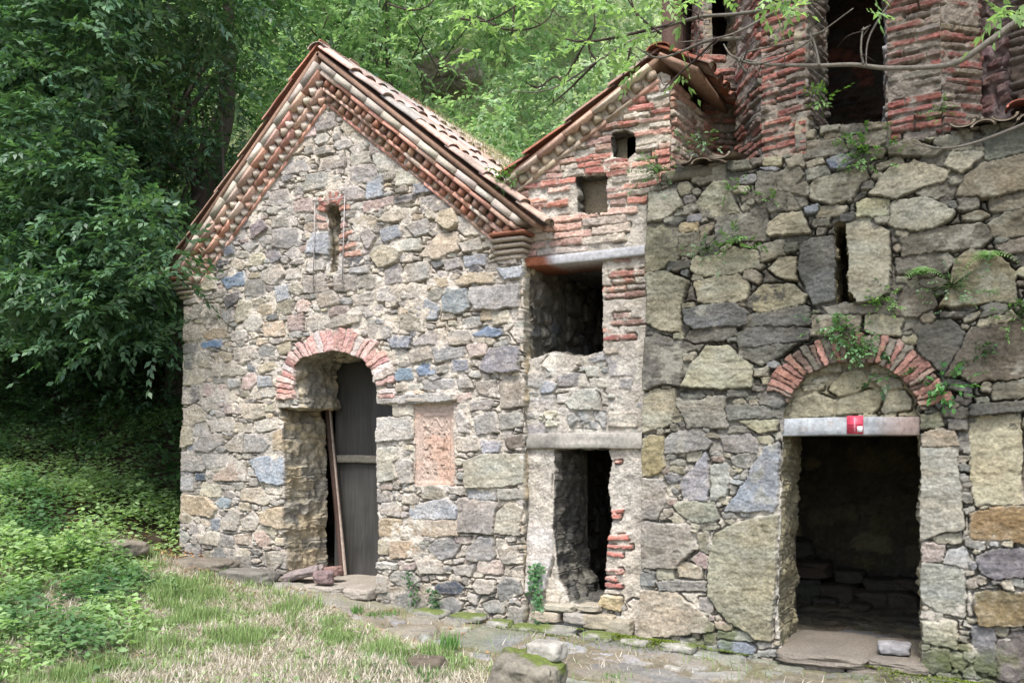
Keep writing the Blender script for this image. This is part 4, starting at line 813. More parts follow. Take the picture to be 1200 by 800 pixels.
# tympanum above the lintel
ty = PX(arc+[(915, 492), (1085, 488)], .07); tst = TR(740, 360, 4, .07, [([(745,510),(755,430),(870,405),(960,435),(945,505),(800,515)], (158,152,118)), ([(945,350),(1000,300),(1080,290),(1110,350),(1060,400),(975,420),(930,390)], (166,156,112)), ([(840,345),(915,335),(915,352),(842,356)], (170,165,140)), ([(800,370),(905,358),(900,385),(810,390)], (160,152,120)), ([(960,505),(975,430),(1110,385),(1180,400),(1160,470),(1130,500)], (160,152,112)), ([(1170,480),(1200,400),(1290,390),(1310,430),(1310,485),(1180,498)], (160,154,120)), ([(1120,340),(1200,310),(1270,340),(1280,380),(1180,385)], (140,134,108))])
sheet('tympanum', [(ty[:, 0].min()-.1, ty[:, 1].min()-.05), (ty[:, 0].max()+.1, ty[:, 1].min()-.05), (ty[:, 0].max()+.1, ty[:, 1].max()+.1), (ty[:, 0].min()-.1, ty[:, 1].max()+.1)], [], tst,
      [dict(poly=[(-2, 1.8), (0, 1.8), (0, 3), (-2, 3)], sizes=[(.1, .2, .06, .1, 300)], pal=[(150, 144, 112, 1)])], (0, .07, 0), res=.008, seed=19, parent=house, mort=(150, 144, 122), K=.74, sat=.6, skirt=.1, crev=.3)
m = MB(); z0_, z1_ = XZ(1000, 510, .03)[1], XZ(1000, 489, .03)[1]; lx0, lx1 = XZ(917, 500, .03)[0], XZ(1078, 500, .03)[0]
def lc(V):
    w = np.maximum(sst(lx1-.38, lx1-.1, V[:, 0]+.12*fbm(V[:, 0]*10, V[:, 2]*25, s=3)), (.5*sst(.24, .36, fbm(V[:, 0]*14, V[:, 2]*40, s=33))))[:, None]
    return (lin((172, 177, 180))*.8*(1-w)+lin((158, 142, 134))*.75*w)*(1+.35*fbm(V[:, 0]*3, V[:, 2]*60, s=12)+.25*fbm(V[:, 0]*12, V[:, 2]*12, s=13))[:, None]
beam(m, lx0, lx1, .02, .4, z0_, z1_, lc, 5, 90); lin_c = m.build('lintel', M_wood, house)
# small red enamel plate with a cross on the lintel
p = P(1002, 497, .01); q = P(992.5, 497, .01); r_ = P(1011.5, 497, .01); pw = (r_[0]-q[0]); xc = (r_[0]+q[0])/2; zt_, zb_ = P(1002, 487, .01)[2], P(1002, 508, .01)[2]
m = MB(); plain_box(m, xc-pw/2, xc+pw/2, .004, .022, zb_, zt_, (.5, .05, .08)); plate = m.build('red_plate', M_red, lin_c, False)
m = MB(); zc = (zt_+zb_)/2+.006
plain_box(m, xc-pw*.055-.002, xc+pw*.035, .0, .006, zb_+.012, zt_-.012, (.7, .5, .5)); m.build('cross_bar', mat_plain('worn pink enamel', (.62, .22, .28), .5, 0, 60, .3), plate, False)
m = MB(); plain_box(m, xc-pw*.42, xc+pw*.42, .001, .0065, zc-.007, zc+.003, (.7, .5, .5)); m.build('cross_bar', M_red, plate, False)
m = MB(); plain_box(m, xc+pw*.14, xc+pw*.46, -.001, .0062, zb_+.014, zb_+.058, (.8, .8, .8)); m.build('chipped_corner', M_white, plate, False)
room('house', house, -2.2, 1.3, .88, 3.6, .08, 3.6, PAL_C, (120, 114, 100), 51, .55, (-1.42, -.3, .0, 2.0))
sheet('wall', [(0, -.3), (3.9, -.3), (3.9, 4.2), (0, 4.2)], [], [], [dict(poly=[(0, 0), (4, 0), (4, 4.2), (0, 4.2)], sizes=[(.3, .5, .15, .25, 200), (.12, .2, .06, .1, 600)], pal=PAL_C)], (1.7, .02, 0), (0, 1, 0), (1, 0, 0), .03, 23, None, house, (100, 95, 82), skirt=0)
# wall head (top surface) and rear
m = MB(); plain_box(m, -2.52, 1.68, .12, 4.0, 4.02, 4.12, lin((110, 104, 90))*.7); plain_box(m, -2.5, 1.68, 3.9, 4.0, -.2, 4.05, lin((110, 104, 90))*.7); m.build('wall_head', M_stone, house, False)
# coping tiles along the wall head
m = MB(); r = np.random.default_rng(3)
for xs_, zz_, cl in ((PX([(805, 190), (826, 190), (848, 190)])[:, 0], XZ(826, 192, -.08)[1], (124, 112, 96)), (PX([(1128, 145), (1152, 142), (1178, 140), (1206, 138), (1235, 138)])[:, 0], XZ(1150, 150, -.08)[1], (140, 128, 110))):
    for n_, x_ in enumerate(xs_):
        fl = 1 if n_ % 2 else -1
        m = MB(); barrel(m, (x_, .5, zz_+.16+(.0 if fl > 0 else .06)), (x_, -.13, zz_+(.0 if fl > 0 else .06)), (0, 0, 1), .075, .088, lin(cl)*.75, n_*5+zz_, .02, fl, 9); m.build('coping_tile', M_tile, house)
m = MB(); barrel(m, (.35, .6, 4.42), (.35, .1, 4.3), (0, 0, 1), .08, .09, lin((190, 120, 102))*.75, 3, .014); m.build('coping_tile', M_tile, house)
m = MB(); barrel(m, (.52, .6, 4.44), (.52, .12, 4.32), (0, 0, 1), .08, .09, lin((190, 120, 102))*.75, 5, .014); m.build('coping_tile', M_tile, house)
m = MB(); rock(m, (-2.15, .12, XZ(800, 205)[1]), (.5, .3, .1), None, lin((116, 110, 96))*.7, 3, 6, .06, .9); m.build('coping_stone', M_stone, house)
# low rubble ledge inside the doorway
m = MB(); r = np.random.default_rng(77)
for (x_, y_, z_, w_, h_) in [(-1.5, 1.5, .25, .5, .3), (-1.05, 1.55, .22, .36, .26), (-.7, 1.5, .2, .34, .2), (-.4, 1.45, .2, .3, .22), (-1.35, 1.62, .52, .42, .22), (-.95, 1.66, .45, .3, .16), (-.6, 1.6, .38, .36, .14), (-1.6, 1.7, .78, .5, .26), (-.35, 1.6, .4, .26, .16), (-1.15, 1.3, .14, .25, .12), (-.8, 1.25, .13, .2, .1)]:
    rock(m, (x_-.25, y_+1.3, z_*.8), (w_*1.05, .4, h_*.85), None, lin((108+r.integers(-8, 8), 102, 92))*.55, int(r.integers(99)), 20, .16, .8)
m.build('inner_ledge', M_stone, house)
# step slabs at the door
m = MB()
for xa, xb, ya, yb, z_, th_ in ((-1.42, -.72, -.14, .9, .12, .1), (-.74, -.3, -.08, .9, .115, .1), (-1.36, -.9, -.1, .1, .03, .1), (-.88, -.55, -.12, .1, .03, .09), (-.55, -.33, -.16, .05, .02, .12)):
    rock(m, ((xa+xb)/2, (ya+yb)/2, z_-th_/2+.02), (xb-xa, yb-ya, th_), None, lin((140, 132, 120))*.72, int((xa+9)*20), 30, .05, .97)
m.build('door_step', M_stone, house)

tower = thing('brick_tower', (-1, 1.2, 4.1), 'ruined red brick tower with arched openings on the roof of the dark stone house', 'tower')
def tface(pa, pb, z0, z1, holes=(), seed=1, pal=PAL_TW, mort=(142, 133, 122), res=.0068, hd=.35, name='wall', pitch_=.068, K=.72):
    pa = np.array(pa, float); pb = np.array(pb, float); L = np.linalg.norm(pb-pa); u = (pb-pa)/L
    PL = [(0, z0), (L, z0), (L, z1), (0, z1)]
    return sheet(name, PL, holes, [], [dict(poly=PL, course=(pitch_, .04), len=(.2, .36), pal=pal, skip=.16, prot=(.008, .035))], (pa[0], pa[1], 0), (u[0], u[1], 0), (u[1], -u[0], 0), res, seed, None, tower, mort, .0, .02, K=K, skirt=.09, sat=.62, bevk=.09, smear=.75, hole_depth=[hd]*len(holes), crev=.4, warp=.006)
def pt(px, Y): return (P(px, 100, Y)[0], Y)
zT = 6.9
q00, q0, q1 = pt(812, 1.5), pt(824, .95), pt(868, 1.15)
tface(q00, q0, 4.0, zT, seed=61, res=.012)
L0 = np.linalg.norm(np.array(q1)-q0); zwin = XZ(845, 62, 1.0)[1]
tface(q0, q1, 4.0, zT, [np.array([(.07, zwin), (L0-.02, zwin), (L0-.02, 6.3), (.07, 6.3)])], seed=62)
t1a, t1b, t1c = pt(863, .95), pt(893, .42), pt(945, .30)
tface(t1a, t1b, 4.0, zT, seed=63); tface(t1b, t1c, 4.0, zT, seed=64)
t2a, t2b, t2c = pt(1040, .22), pt(1104, .18), pt(1148, .42)
tface(t2a, t2b, 4.0, zT, seed=65); tface(t2b, t2c, 4.0, zT, seed=66, pal=[(160, 80, 66, 3), (130, 110, 90, 2), (146, 130, 100, 1.5)])
# jambs of the openings; front opening's right jamb coloured pale as if lit
tface(t1c, (t1c[0]+.1, t1c[1]+.5), 4.0, zT, seed=67, pal=[(130, 122, 108, 2), (120, 96, 84, 1)], res=.012); tface((t2a[0]-.04, t2a[1]+.5), t2a, 4.0, zT, seed=68, res=.012, pal=[(190, 186, 190, 2), (150, 130, 120, 1)])
tface(t2c, (t2c[0]-.02, t2c[1]+.5), 4.0, zT, seed=69, res=.014)
tface((t1c[0], .3), (t2a[0], .24), 6.3, zT, seed=70, res=.015)
# next pier to the right, seen through the opening
t5a = pt(1150, .95); t5b = pt(1184, .62); t5c = pt(1300, .3)
sheet('wall', [(0, 4), (.46, 4), (.46, 6.9), (0, 6.9)], [], [], [dict(poly=[(0, 4), (1, 4), (1, 6.9), (0, 6.9)], sizes=[(.12, .2, .06, .1, 500)], pal=[(150, 128, 130, 2), (140, 110, 108, 1)])], (t5a[0], t5a[1], 0), (.7, -.72, 0), (-.72, -.7, 0), .012, 71, None, tower, (160, 146, 144), skirt=.05)
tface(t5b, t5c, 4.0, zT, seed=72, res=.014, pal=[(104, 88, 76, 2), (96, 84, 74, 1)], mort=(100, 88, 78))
# inner back wall with an arched niche, and roof
bst = []
bc = PX([(975, 82)], 2.0)[0]
for k_ in range(13):
    th = math.pi*(k_+.5)/13; d = np.array([math.cos(th), math.sin(th)]); t_ = np.array([-d[1], d[0]]); b = bc+[0, -.25]+d*.25*[1, 1.3]; bst.append((np.array([b-t_*.03, b+t_*.03, b+d*.14+t_*.04, b+d*.14-t_*.04]), (132, 84, 70), .04))
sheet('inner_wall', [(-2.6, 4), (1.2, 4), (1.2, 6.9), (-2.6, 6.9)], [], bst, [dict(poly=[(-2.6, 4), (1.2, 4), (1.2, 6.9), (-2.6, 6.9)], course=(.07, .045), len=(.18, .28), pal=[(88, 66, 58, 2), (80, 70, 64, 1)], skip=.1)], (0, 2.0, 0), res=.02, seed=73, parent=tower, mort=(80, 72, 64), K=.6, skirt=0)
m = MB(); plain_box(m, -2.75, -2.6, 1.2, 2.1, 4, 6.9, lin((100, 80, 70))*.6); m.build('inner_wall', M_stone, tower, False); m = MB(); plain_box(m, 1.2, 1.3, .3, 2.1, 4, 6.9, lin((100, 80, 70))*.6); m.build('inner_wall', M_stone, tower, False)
m = MB(); ctr = (-.75, 1.1); rim = [(-2.6, 2.2), (-2.65, 1.2), (-2.1, .6), (-1.35, .1), (-.15, .0), (.6, .2), (1.3, .6), (1.4, 2.2)]
V = [(ctr[0], ctr[1], 7.9)]+[(x, y, 6.88) for x, y in rim]; V += [(x, y, 6.8) for x, y in rim]+[(ctr[0], ctr[1], 6.8)]
n_ = len(rim); m.add(V, Q=[(1+i, 1+n_+i, 1+n_+(i+1) % n_, 1+(i+1) % n_) for i in range(n_)], T=[(0, 1+i, 1+(i+1) % n_) for i in range(n_)]+[(2*n_+1, 1+n_+(i+1) % n_, 1+n_+i) for i in range(n_)], c=lin((160, 100, 80))*.7); m.build('roof', M_tile, tower, False)
# ---------------- stone path ----------------
PATH = [(-6.75, -.33), (-5.7, -.5), (-4.9, -.8), (-4.0, -1.0), (-3.3, -1.25), (-2.4, -1.55), (-1.0, -1.9), (.4, -2.2), (2.2, -2.4), (2.2, .1), (-2.5, .1), (-3.7, .12), (-6.2, .1), (-6.75, -.05)]
def p_lich(X, Z, C):
    n = fbm(X*1.6, Z*1.6, s=101, o=5); g = (sst(.0, .3, n+.35*sst(-.5, 0, Z))*.35)[..., None]
    C = C*(1-g)+lin((112, 120, 70))*.75*g
    s_ = sst(.1, .4, fbm(X*3, Z*3, s=102, o=5)+.4*sst(-3.8, -5.2, X))[..., None]*.45
    return C*(1-s_)+lin((150, 140, 122))*.75*s_
path = sheet('path', PATH, [], [], [dict(poly=[(-7, -3), (3, -3), (3, .3), (-7, .3)], sizes=[(.5, .9, .3, .55, 200), (.25, .45, .15, .3, 500), (.1, .2, .06, .14, 900)], pal=[(166, 164, 156, 3), (150, 149, 144, 3), (158, 159, 160, 1), (166, 160, 142, 1)], rot=.3, prot=(.004, .024))],
      (0, 0, 0), (1, 0, 0), (0, 0, 1), .014, 81, None, None, (128, 121, 104), -.006, .018, K=.74, sat=.7, smear=.4, tight=.02, lichen=p_lich, up3=(0, 1, 0), skirt=.08, crev=.5, warp=.03, facevar=.008)
co = np.empty(len(path.data.vertices)*3, np.float32); path.data.vertices.foreach_get('co', co); co = co.reshape(-1, 3)
co[:, 2] = co[:, 2]*.8+H(co[:, 0], co[:, 1], False)+.03*fbm(co[:, 0]*1.3, co[:, 1]*1.3, s=77, o=4)+.012-.05*sst(.12, .0, poly_sd(co[:, 0], co[:, 1], np.array(PATH)))*(co[:, 1] < -.2)
path.data.vertices.foreach_set('co', co.ravel()); path.data.update(); tag(path, 'worn flagstone path with moss between the slabs', None, None, 'structure')

def one_rock(name, c, size, label, cat, col, seed, rotz=0., tilt=0., group=None, n=12, rough=.12, boxy=.7, moss=0.):
    m = MB(); ca, sa = math.cos(rotz), math.sin(rotz); ct, st_ = math.cos(tilt), math.sin(tilt)
    ax = np.array([[ca*ct, sa*ct, st_], [-sa, ca, 0], [-ca*st_, -sa*st_, ct]])
    rock(m, c, size, ax, col, seed, n, rough, boxy)
    V = m.V[0]; C_ = m.C[0]
    V += .012*np.stack([fbm(V[:, 0]*16, V[:, 1]*16, V[:, 2]*16, s=k) for k in (31, 32, 33)], -1)*2*min(1, size[2]/.2)
    C_ *= (1+.5*fbm(V[:, 0]*8, V[:, 1]*8, V[:, 2]*8, s=35))[:, None]
    if moss: g = (sst(.0, .25, fbm(V[:, 0]*4, V[:, 1]*4, V[:, 2]*4, s=36)+moss*.5*(V[:, 2]-c[2])/size[2]*2-.12)*.85)[:, None]; C_[:] = C_*(1-g)+lin((92, 108, 34))*.8*g
    m.C[0] = np.clip(C_, .01, .8)
    o = m.build(name, M_rock, None, True, tuple(c)); tag(o, label, cat, group); return o
def gz(x, y): return float(H(np.array([x]), np.array([y]))[0])
bp_ = Gd(619, 772, .25)
one_rock('boulder', (bp_[0], bp_[1], gz(bp_[0], bp_[1])+.09), (.52, .46, .42), 'mossy grey boulder at the path edge with a small block resting on it', 'boulder', lin((132, 127, 114))*.75, 4, .25, -.12, None, 44, .15, .8, .45)
one_rock('stone_block', (bp_[0]+.1, bp_[1]+.1, gz(bp_[0], bp_[1])+.335), (.26, .2, .12), 'small pale stone block resting on top of the mossy boulder', 'stone', lin((176, 172, 162))*.75, 8, -.1, 0, None, 14, .06, .85)
ts = P(365, 680, -.02)
for k_, (px, py, Y, sz, rz, tl, c, lb) in enumerate([
    (356, 671, .0, (.42, .26, .1), .25, .25, (146, 134, 130), 'flat reddish slab propped against the doorway jamb, largest of the three loose slabs'),
    (379, 676, -.1, (.2, .12, .13), .1, .0, (142, 122, 120), 'small rounded purple stone in front of the propped reddish slab on the chapel threshold'),
    (390, 669, .12, (.2, .14, .1), .0, .1, (140, 112, 104), 'small reddish brick shaped stone beside the foot of the leaning door post')]):
    p = P(px, py, Y); one_rock('loose_stone', (p[0], p[1], max(p[2], zt+.02+sz[2]*.4)), sz, lb, 'stone', lin(c)*.72, 40+k_, rz, tl, 'loose stones at the chapel threshold', 20, .1, .88)
p = P(1048, 748, .15); one_rock('loose_stone', (p[0], p[1], .19), (.24, .16, .09), 'loose pale stone lying on the doorstep of the dark house', 'stone', lin((158, 156, 156))*.72, 51, .1, 0, None, 10, .08, .8)
# ledge slabs on the slope left of the chapel door, and the flat kerb along the wall foot
for k_, (px, py, Y, sz, rz, c, lb) in enumerate([
    (240, 662, -.25, (.75, .4, .14), .05, (128, 120, 108), 'dark ledge slab at the left foot of the chapel covered in dead leaves'),
    (292, 684, -.3, (.62, .3, .16), .12, (124, 120, 112), 'grey ledge slab stepping down to the chapel threshold'),
    (135, 645, -.6, (.8, .45, .16), -.2, (142, 134, 120), 'half buried grey rock in the weeds left of the chapel')]):
    p = P(px, py, Y); one_rock('ledge_stone', (p[0], p[1], gz(p[0], p[1])+sz[2]*.28), sz, lb, 'stone', lin(c)*.72, 60+k_, rz, 0, None, 14, .08, .75)
r = np.random.default_rng(12)
kl = ['first foot stone from the left, under the dark blue wall stone', 'second foot stone from the left at the base of the chapel wall', 'short foot stone near the right corner of the chapel', 'smallest foot stone right at the chapel corner', 'longest foot stone, in front of the annex doorway', 'mossy foot stone right of the annex doorway', 'foot stone at the joint between annex and dark house', 'last foot stone, at the base of the dark house']
kb = [(505, 726, .36), (548, 729, .34), (585, 733, .22), (614, 737, .2), (650, 741, .4), (700, 745, .3), (745, 752, .26), (795, 757, .3)]
for k_, (px, py, w) in enumerate(kb):
    p = P(px, py, -.12); one_rock('kerb_stone', (p[0], -.1, gz(p[0], -.12)+.03), (w, .2, .07), kl[k_], 'kerb stone', lin((160, 158, 148))*.74, 80+k_, r.normal(0, .04), 0, 'kerb stones along the wall foot', 8, .06, .85, .6)
p = Gd(500, 766, .12); one_rock('field_stone', (p[0], p[1], gz(p[0], p[1])), (.3, .25, .14), 'low dark stone half hidden by weeds in the grass', 'stone', lin((110, 100, 88))*.7, 95, .4, 0, None, 10, .15, .5)

# ---------------- leaves ----------------
def leaf_batch(P0, D, N, L, Wd, C, fold=.15):
    """rhombic leaves: base points, directions, normals, lengths, widths, colours -> V, Q, C"""
    D = D/np.linalg.norm(D, axis=1)[:, None]; S = np.cross(D, N); S /= np.linalg.norm(S, axis=1)[:, None]+1e-9; U = np.cross(S, D)
    L = L[:, None]; Wd = Wd[:, None]
    v0 = P0; v1 = P0+D*L*.42+S*Wd*.5+U*Wd*fold; v2 = P0+D*L-U*L*.08; v3 = P0+D*L*.42-S*Wd*.5+U*Wd*fold
    V = np.stack([v0, v1, v2, v3], 1).reshape(-1, 3); n = len(P0); Q = np.arange(4*n).reshape(n, 4)
    return V, Q, np.repeat(C, 4, 0)
def nrm(a): return a/(np.linalg.norm(a, axis=1)[:, None]+1e-9)
def sprays(r, centers, outs, nleaf, tl, L, W_, colf, droop=.6, lay=.5):
    """leafy twigs: centers (n,3) with outward directions; each carries alternate leaves in one plane"""
    n = len(centers); d = nrm(outs+r.normal(0, .45, (n, 3))); d[:, 2] -= droop*.4; d = nrm(d)
    up = nrm(np.tile([0, 0, 1.], (n, 1))+r.normal(0, .35, (n, 3))); s = nrm(np.cross(d, up)); up = np.cross(s, d)
    PP = []; DD = []; NN = []; LL = []; WW = []; CC_ = []
    br = r.uniform(.75, 1.25, n)
    for k in range(nleaf):
        f = (k+.5)/nleaf; sg = 1 if k % 2 else -1
        ln = tl*r.uniform(.8, 1.2, n)
        pos = centers+d*(f*ln)[:, None]+np.array([0, 0, -1.])*(droop*.35*f*f*ln)[:, None]
        dd = d*(.55+.6*f)+s*sg*.8*(1-.4*f)+r.normal(0, .18, (n, 3)); dd[:, 2] -= droop*.45
        PP.append(pos); DD.append(dd); NN.append(nrm(up+r.normal(0, .3, (n, 3)))); LL.append(L*r.uniform(.7, 1.2, n)); WW.append(W_*r.uniform(.75, 1.2, n))
        CC_.append(colf(r, n)*br[:, None])
    return leaf_batch(np.concatenate(PP), np.concatenate(DD), np.concatenate(NN), np.concatenate(LL), np.concatenate(WW), np.clip(np.concatenate(CC_), .004, .6))
def colmix(a, b, sp=.25):
    a = np.array(a, float); b = np.array(b, float)
    def f(r, n): t = r.random((n, 1)); return (a*(1-t)+b*t)*r.uniform(1-sp, 1+sp, (n, 1))
    return f
def crown_blobs(r, blobs, dens, **kw):
    cs = []; os_ = []
    for (c, rad) in blobs:
        n = max(int(dens*rad*rad), 4); u = nrm(r.normal(0, 1, (n, 3))); u[:, 2] = np.where(u[:, 2] < -.3, -u[:, 2], u[:, 2]); rr = rad*(r.random(n)**.35)
        cs.append(np.array(c)+u*rr[:, None]*[1, 1, .6]); os_.append(u*[1, 1, .5]+[0, -.35, 0])
    return np.concatenate(cs), np.concatenate(os_)
def make_tree(name, base, height, lean, blobs, dens, leafargs, label, cat='tree', group=None, trunk_r=.16, mat=None, bcol=(.09, .075, .06), seed=1, nl=11):
    r = np.random.default_rng(seed); t = thing(name, tuple(base), label, cat, group)
    b = np.array(base, float); top = b+np.array(lean+(height,)) if len(lean) == 2 else b+np.array(lean)
    pts = smooth_path([b-[0, 0, .3], b+(top-b)*.3+r.normal(0, .12, 3)*[1, 1, 0], b+(top-b)*.65+r.normal(0, .2, 3)*[1, 1, 0], top], 6)
    m = MB(); tube(m, pts, np.linspace(trunk_r*1.3, trunk_r*.3, len(pts)), bcol, 9); m.build('trunk', M_bark, t)
    m = MB(); idx = [i for i in r.permutation(len(blobs)) if np.linalg.norm(np.array(blobs[i][0])[:2]-b[:2]) < 2.6][:28]
    for i in idx:
        c = np.array(blobs[i][0]); k = int(np.clip(r.uniform(.35, .95)*len(pts), 1, len(pts)-1)); p0 = pts[k]; mid = (p0+c)/2+[0, 0, .25*np.linalg.norm(c-p0)*.4]+r.normal(0, .12, 3)
        q = smooth_path([p0, mid, c, c+(c-mid)*.25], 5); tube(m, q, np.linspace(trunk_r*.22, .006, len(q)), bcol, 5)
    m.build('branches', M_bark, t)
    cs, os_ = crown_blobs(r, blobs, dens)
    V, Q, C_ = sprays(r, cs, os_, nl, **leafargs); mk('crown', V, Q, mat or M_leaf, t, C_, False)
    return t
def blob_field(r, n, lo, hi, rad, test=None):
    out = []
    while len(out) < n:
        p = r.uniform(lo, hi)
        if test is None or test(p): out.append((p, r.uniform(*rad)))
    return out
def toimg(p):
    v = np.asarray(p)-CC; z = v@CF; return 600+FPX*(v@CR)/z, PYP-FPX*(v@CU)/z
DG = colmix((.05, .12, .065), (.14, .24, .12)); BG_ = colmix((.34, .46, .30), (.52, .62, .44), .25)  # hillside leaf greens paled to stand for haze and glare

r = np.random.default_rng(101)
# big dark leaved tree leaning over the chapel
def notA(p): return not (p[0] > -8.75 and p[1] > -.45) or (p[2] > 7.2)
bl = blob_field(r, 190, (-14, -.6, 2.6), (-8.3, 1.4, 9.5), (.45, .85), lambda p: notA(p) and p[2] > 2.9+.5*max(0, -9.5-p[0])*.5+.5*math.sin(p[0]*2.2) and not (p[1] < .2 and p[0] < -11.5 and p[2] < 4))
bl += blob_field(r, 90, (-14, 1.2, 2.4), (-8.8, 4, 9.5), (.5, .9), notA)+blob_field(r, 16, (-9.6, -1.0, 3.2), (-8.3, -.5, 4.2), (.2, .36), lambda p: True)+blob_field(r, 22, (-12.5, -.9, 2.9), (-9.3, 0, 3.6), (.25, .4))+blob_field(r, 26, (-8.9, -.95, 3.45), (-7.45, -.5, 4.3), (.2, .34))+blob_field(r, 80, (-10, -1.2, 3.2), (-8.5, -.5, 7.8), (.3, .5))+blob_field(r, 70, (-12.2, -.2, 3.4), (-9.4, 1.6, 9), (.35, .6))
make_tree('broadleaf_tree', (-11.2, 2.8, gz(-11.2, 2.8)), 6.5, (1.2, -.3), bl, 84, dict(tl=.34, L=.105, W_=.046, colf=DG), 'dense dark green tree leaning its drooping leaves over the left roof edge of the chapel', seed=5, trunk_r=.2)
r = np.random.default_rng(102)
bl = blob_field(r, 120, (-19, .5, 3.0), (-12.5, 5, 12), (.6, 1.1))
make_tree('broadleaf_tree', (-15.5, 3, gz(-15.5, 3)), 8, (.5, -.3), bl, 34, dict(tl=.4, L=.12, W_=.055, colf=DG), 'dark green tree at the far left edge with bare twigs showing', seed=6, trunk_r=.22)
r = np.random.default_rng(103)
bl = blob_field(r, 230, (-13, 4.2, 4.5), (-6.5, 8, 13), (.7, 1.2), lambda p: not (p[0] > -8.6 and p[1] < 5.3) and not (485 < toimg(p)[0] < 575 and 45 < toimg(p)[1] < 130))
make_tree('broadleaf_tree', (-10, 7, gz(-10, 7)), 8.5, (.4, -.5), bl, 34, dict(tl=.42, L=.12, W_=.056, colf=colmix((.20, .33, .17), (.36, .50, .28))), 'mid green tree rising directly behind the chapel roof ridge', seed=7, trunk_r=.08, mat=M_leafb)
r = np.random.default_rng(104)
bl = blob_field(r, 90, (-24, 5, 4), (-13, 12, 16), (1.2, 2.0))
make_tree('broadleaf_tree', (-18, 9, gz(-18, 9)), 11, (.4, -.5), bl, 14, dict(tl=.7, L=.22, W_=.11, colf=DG), 'tall dark tree deep in the wood behind the leaning tree', seed=8, trunk_r=.28)
r = np.random.default_rng(105)
bl = blob_field(r, 110, (-14, 11, 8), (-6, 16, 18), (.8, 1.5))
make_tree('broadleaf_tree', (-11.5, 13, gz(-11.5, 13)), 8, (.6, -.5), bl, 26, dict(tl=.5, L=.15, W_=.07, colf=BG_), 'green tree, leaf colour paled for haze, on the hillside behind the chapel', seed=9, trunk_r=.1, mat=M_leafb)
r = np.random.default_rng(106)
bl = blob_field(r, 90, (-19, -5.5, 4.2), (-12.3, -.8, 8.5), (.7, 1.1), lambda p: toimg(p)[0] < -60)  # unseen tree, put in for the shade it throws on the bank
make_tree('broadleaf_tree', (-15, -3.2, gz(-15, -3.2)), 6.5, (.2, .2), bl, 26, dict(tl=.5, L=.14, W_=.07, colf=DG), 'unseen dark green tree added just beyond the left edge to shade the bank', seed=10, trunk_r=.22)
# hillside scrub: one mass
r = np.random.default_rng(110)
def hill_cover(name, n, xr, yr, hf, L, W_, cf, label, seed, mat=M_leafb, clump=1.0, dense=12):
    r = np.random.default_rng(seed); cx_ = r.uniform(*xr, n); cy_ = r.uniform(*yr, n); z = H(cx_, cy_); cs = []; os_ = []
    rad = r.uniform(.5, 1.3, n)*clump; hh = hf*r.random(n)**2
    for i in range(n):
        u = nrm(r.normal(0, 1, (dense, 3))); u[:, 2] = np.abs(u[:, 2])
        cs.append(np.array([cx_[i], cy_[i], z[i]+hh[i]])+u*rad[i]*[1, 1, .75]); os_.append(u+[0, -.4, .1])
    cs = np.concatenate(cs); os_ = np.concatenate(os_)
    br = (.75+.7*(fbm(cs[:, 0]*.35, cs[:, 1]*.35, cs[:, 2]*.35, s=5)+.5))
    V, Q, C_ = sprays(r, cs, os_, 7, tl=L*3.2, L=L, W_=W_, colf=cf); C_ = C_*np.tile(np.repeat(br, 4), 7)[:, None]
    o = mk(name, V, Q, mat, None, np.clip(C_, .01, .6), False); tag(o, label, 'shrubs', None, 'stuff'); return o
hill_cover('hillside_shrubs', 2300, (-22, 4), (13, 34), 2.2, .17, .08, BG_, 'green scrub, paled in colour for haze and glare, covering the steep hillside behind the roofs', 111, clump=1.1, dense=10)
hill_cover('hillside_shrubs', 700, (-8, 2), (6.8, 13), .8, .10, .045, BG_, 'green scrub, paled in colour for haze, on the near bank right behind the chapel roof', 112, clump=.6, dense=10)
hill_cover('hillside_shrubs', 1100, (2.6, 20), (2.5, 28), 2.5, .2, .1, colmix((.12, .25, .08), (.24, .40, .14)), 'green scrub on the slope right of the tower', 115, clump=1.3, dense=9)
hill_cover('wood_undergrowth', 900, (-24, -8.6), (1.0, 8), .25, .10, .055, colmix((.03, .07, .025), (.06, .12, .04)), 'dark ivy and undergrowth, colour darkened further for shade, covering the shaded bank under the trees', 113, mat=M_leaf, clump=.4, dense=9)  # leaf greens darkened to stand for deep shade under the trees
hill_cover('hillside_shrubs', 500, (-45, -20), (5, 40), 3, .3, .15, DG, 'dark woodland scrub on the far left slope', 114, mat=M_leaf, clump=2.2, dense=9)
ro = P(528, 90, 8.6)
one_rock('rock_outcrop', (ro[0], ro[1], ro[2]), (1.1, .8, .8), 'dark craggy rock outcrop showing among the hillside leaves', 'rock', lin((150, 138, 128))*.75, 77, .3, 0, None, 40, .3, .5)

# ---------------- overhanging tree on the right: trunk outside the picture, limb and twigs across the top ----------------
ot = thing('overhanging_tree', (3.3, -1.4, gz(3.3, -1.4)), 'bare grey limb with fresh bright green leaves reaching across the tower and roofs', 'tree')
m = MB(); tb = smooth_path([(3.3, -1.4, -.3), (3.15, -1.3, 1.6), (3.0, -1.35, 3.4), (3.2, -1.2, 5.2), (2.8, -1.0, 7.5)], 6); tube(m, tb, np.linspace(.2, .09, len(tb)), (.12, .10, .085), 10); m.build('trunk', M_bark, ot)
m = MB(); YL = -.9
def LP(l, Y=YL): return [P(a, b, Y+dy) for a, b, dy in [(q[0], q[1], q[2] if len(q) > 2 else 0) for q in l]]
gc = lin((132, 126, 116))*.7; dcx = lin((72, 60, 54))*.7
lim = smooth_path([np.array([3.1, -1.3, 4.4])]+LP([(1290,-15,-.3),(1200,22),(1160,48),(1128,70),(1100,78),(1040,80),(1000,76),(960,77),(905,76),(880,72),(858,66),(848,52)]), 6)
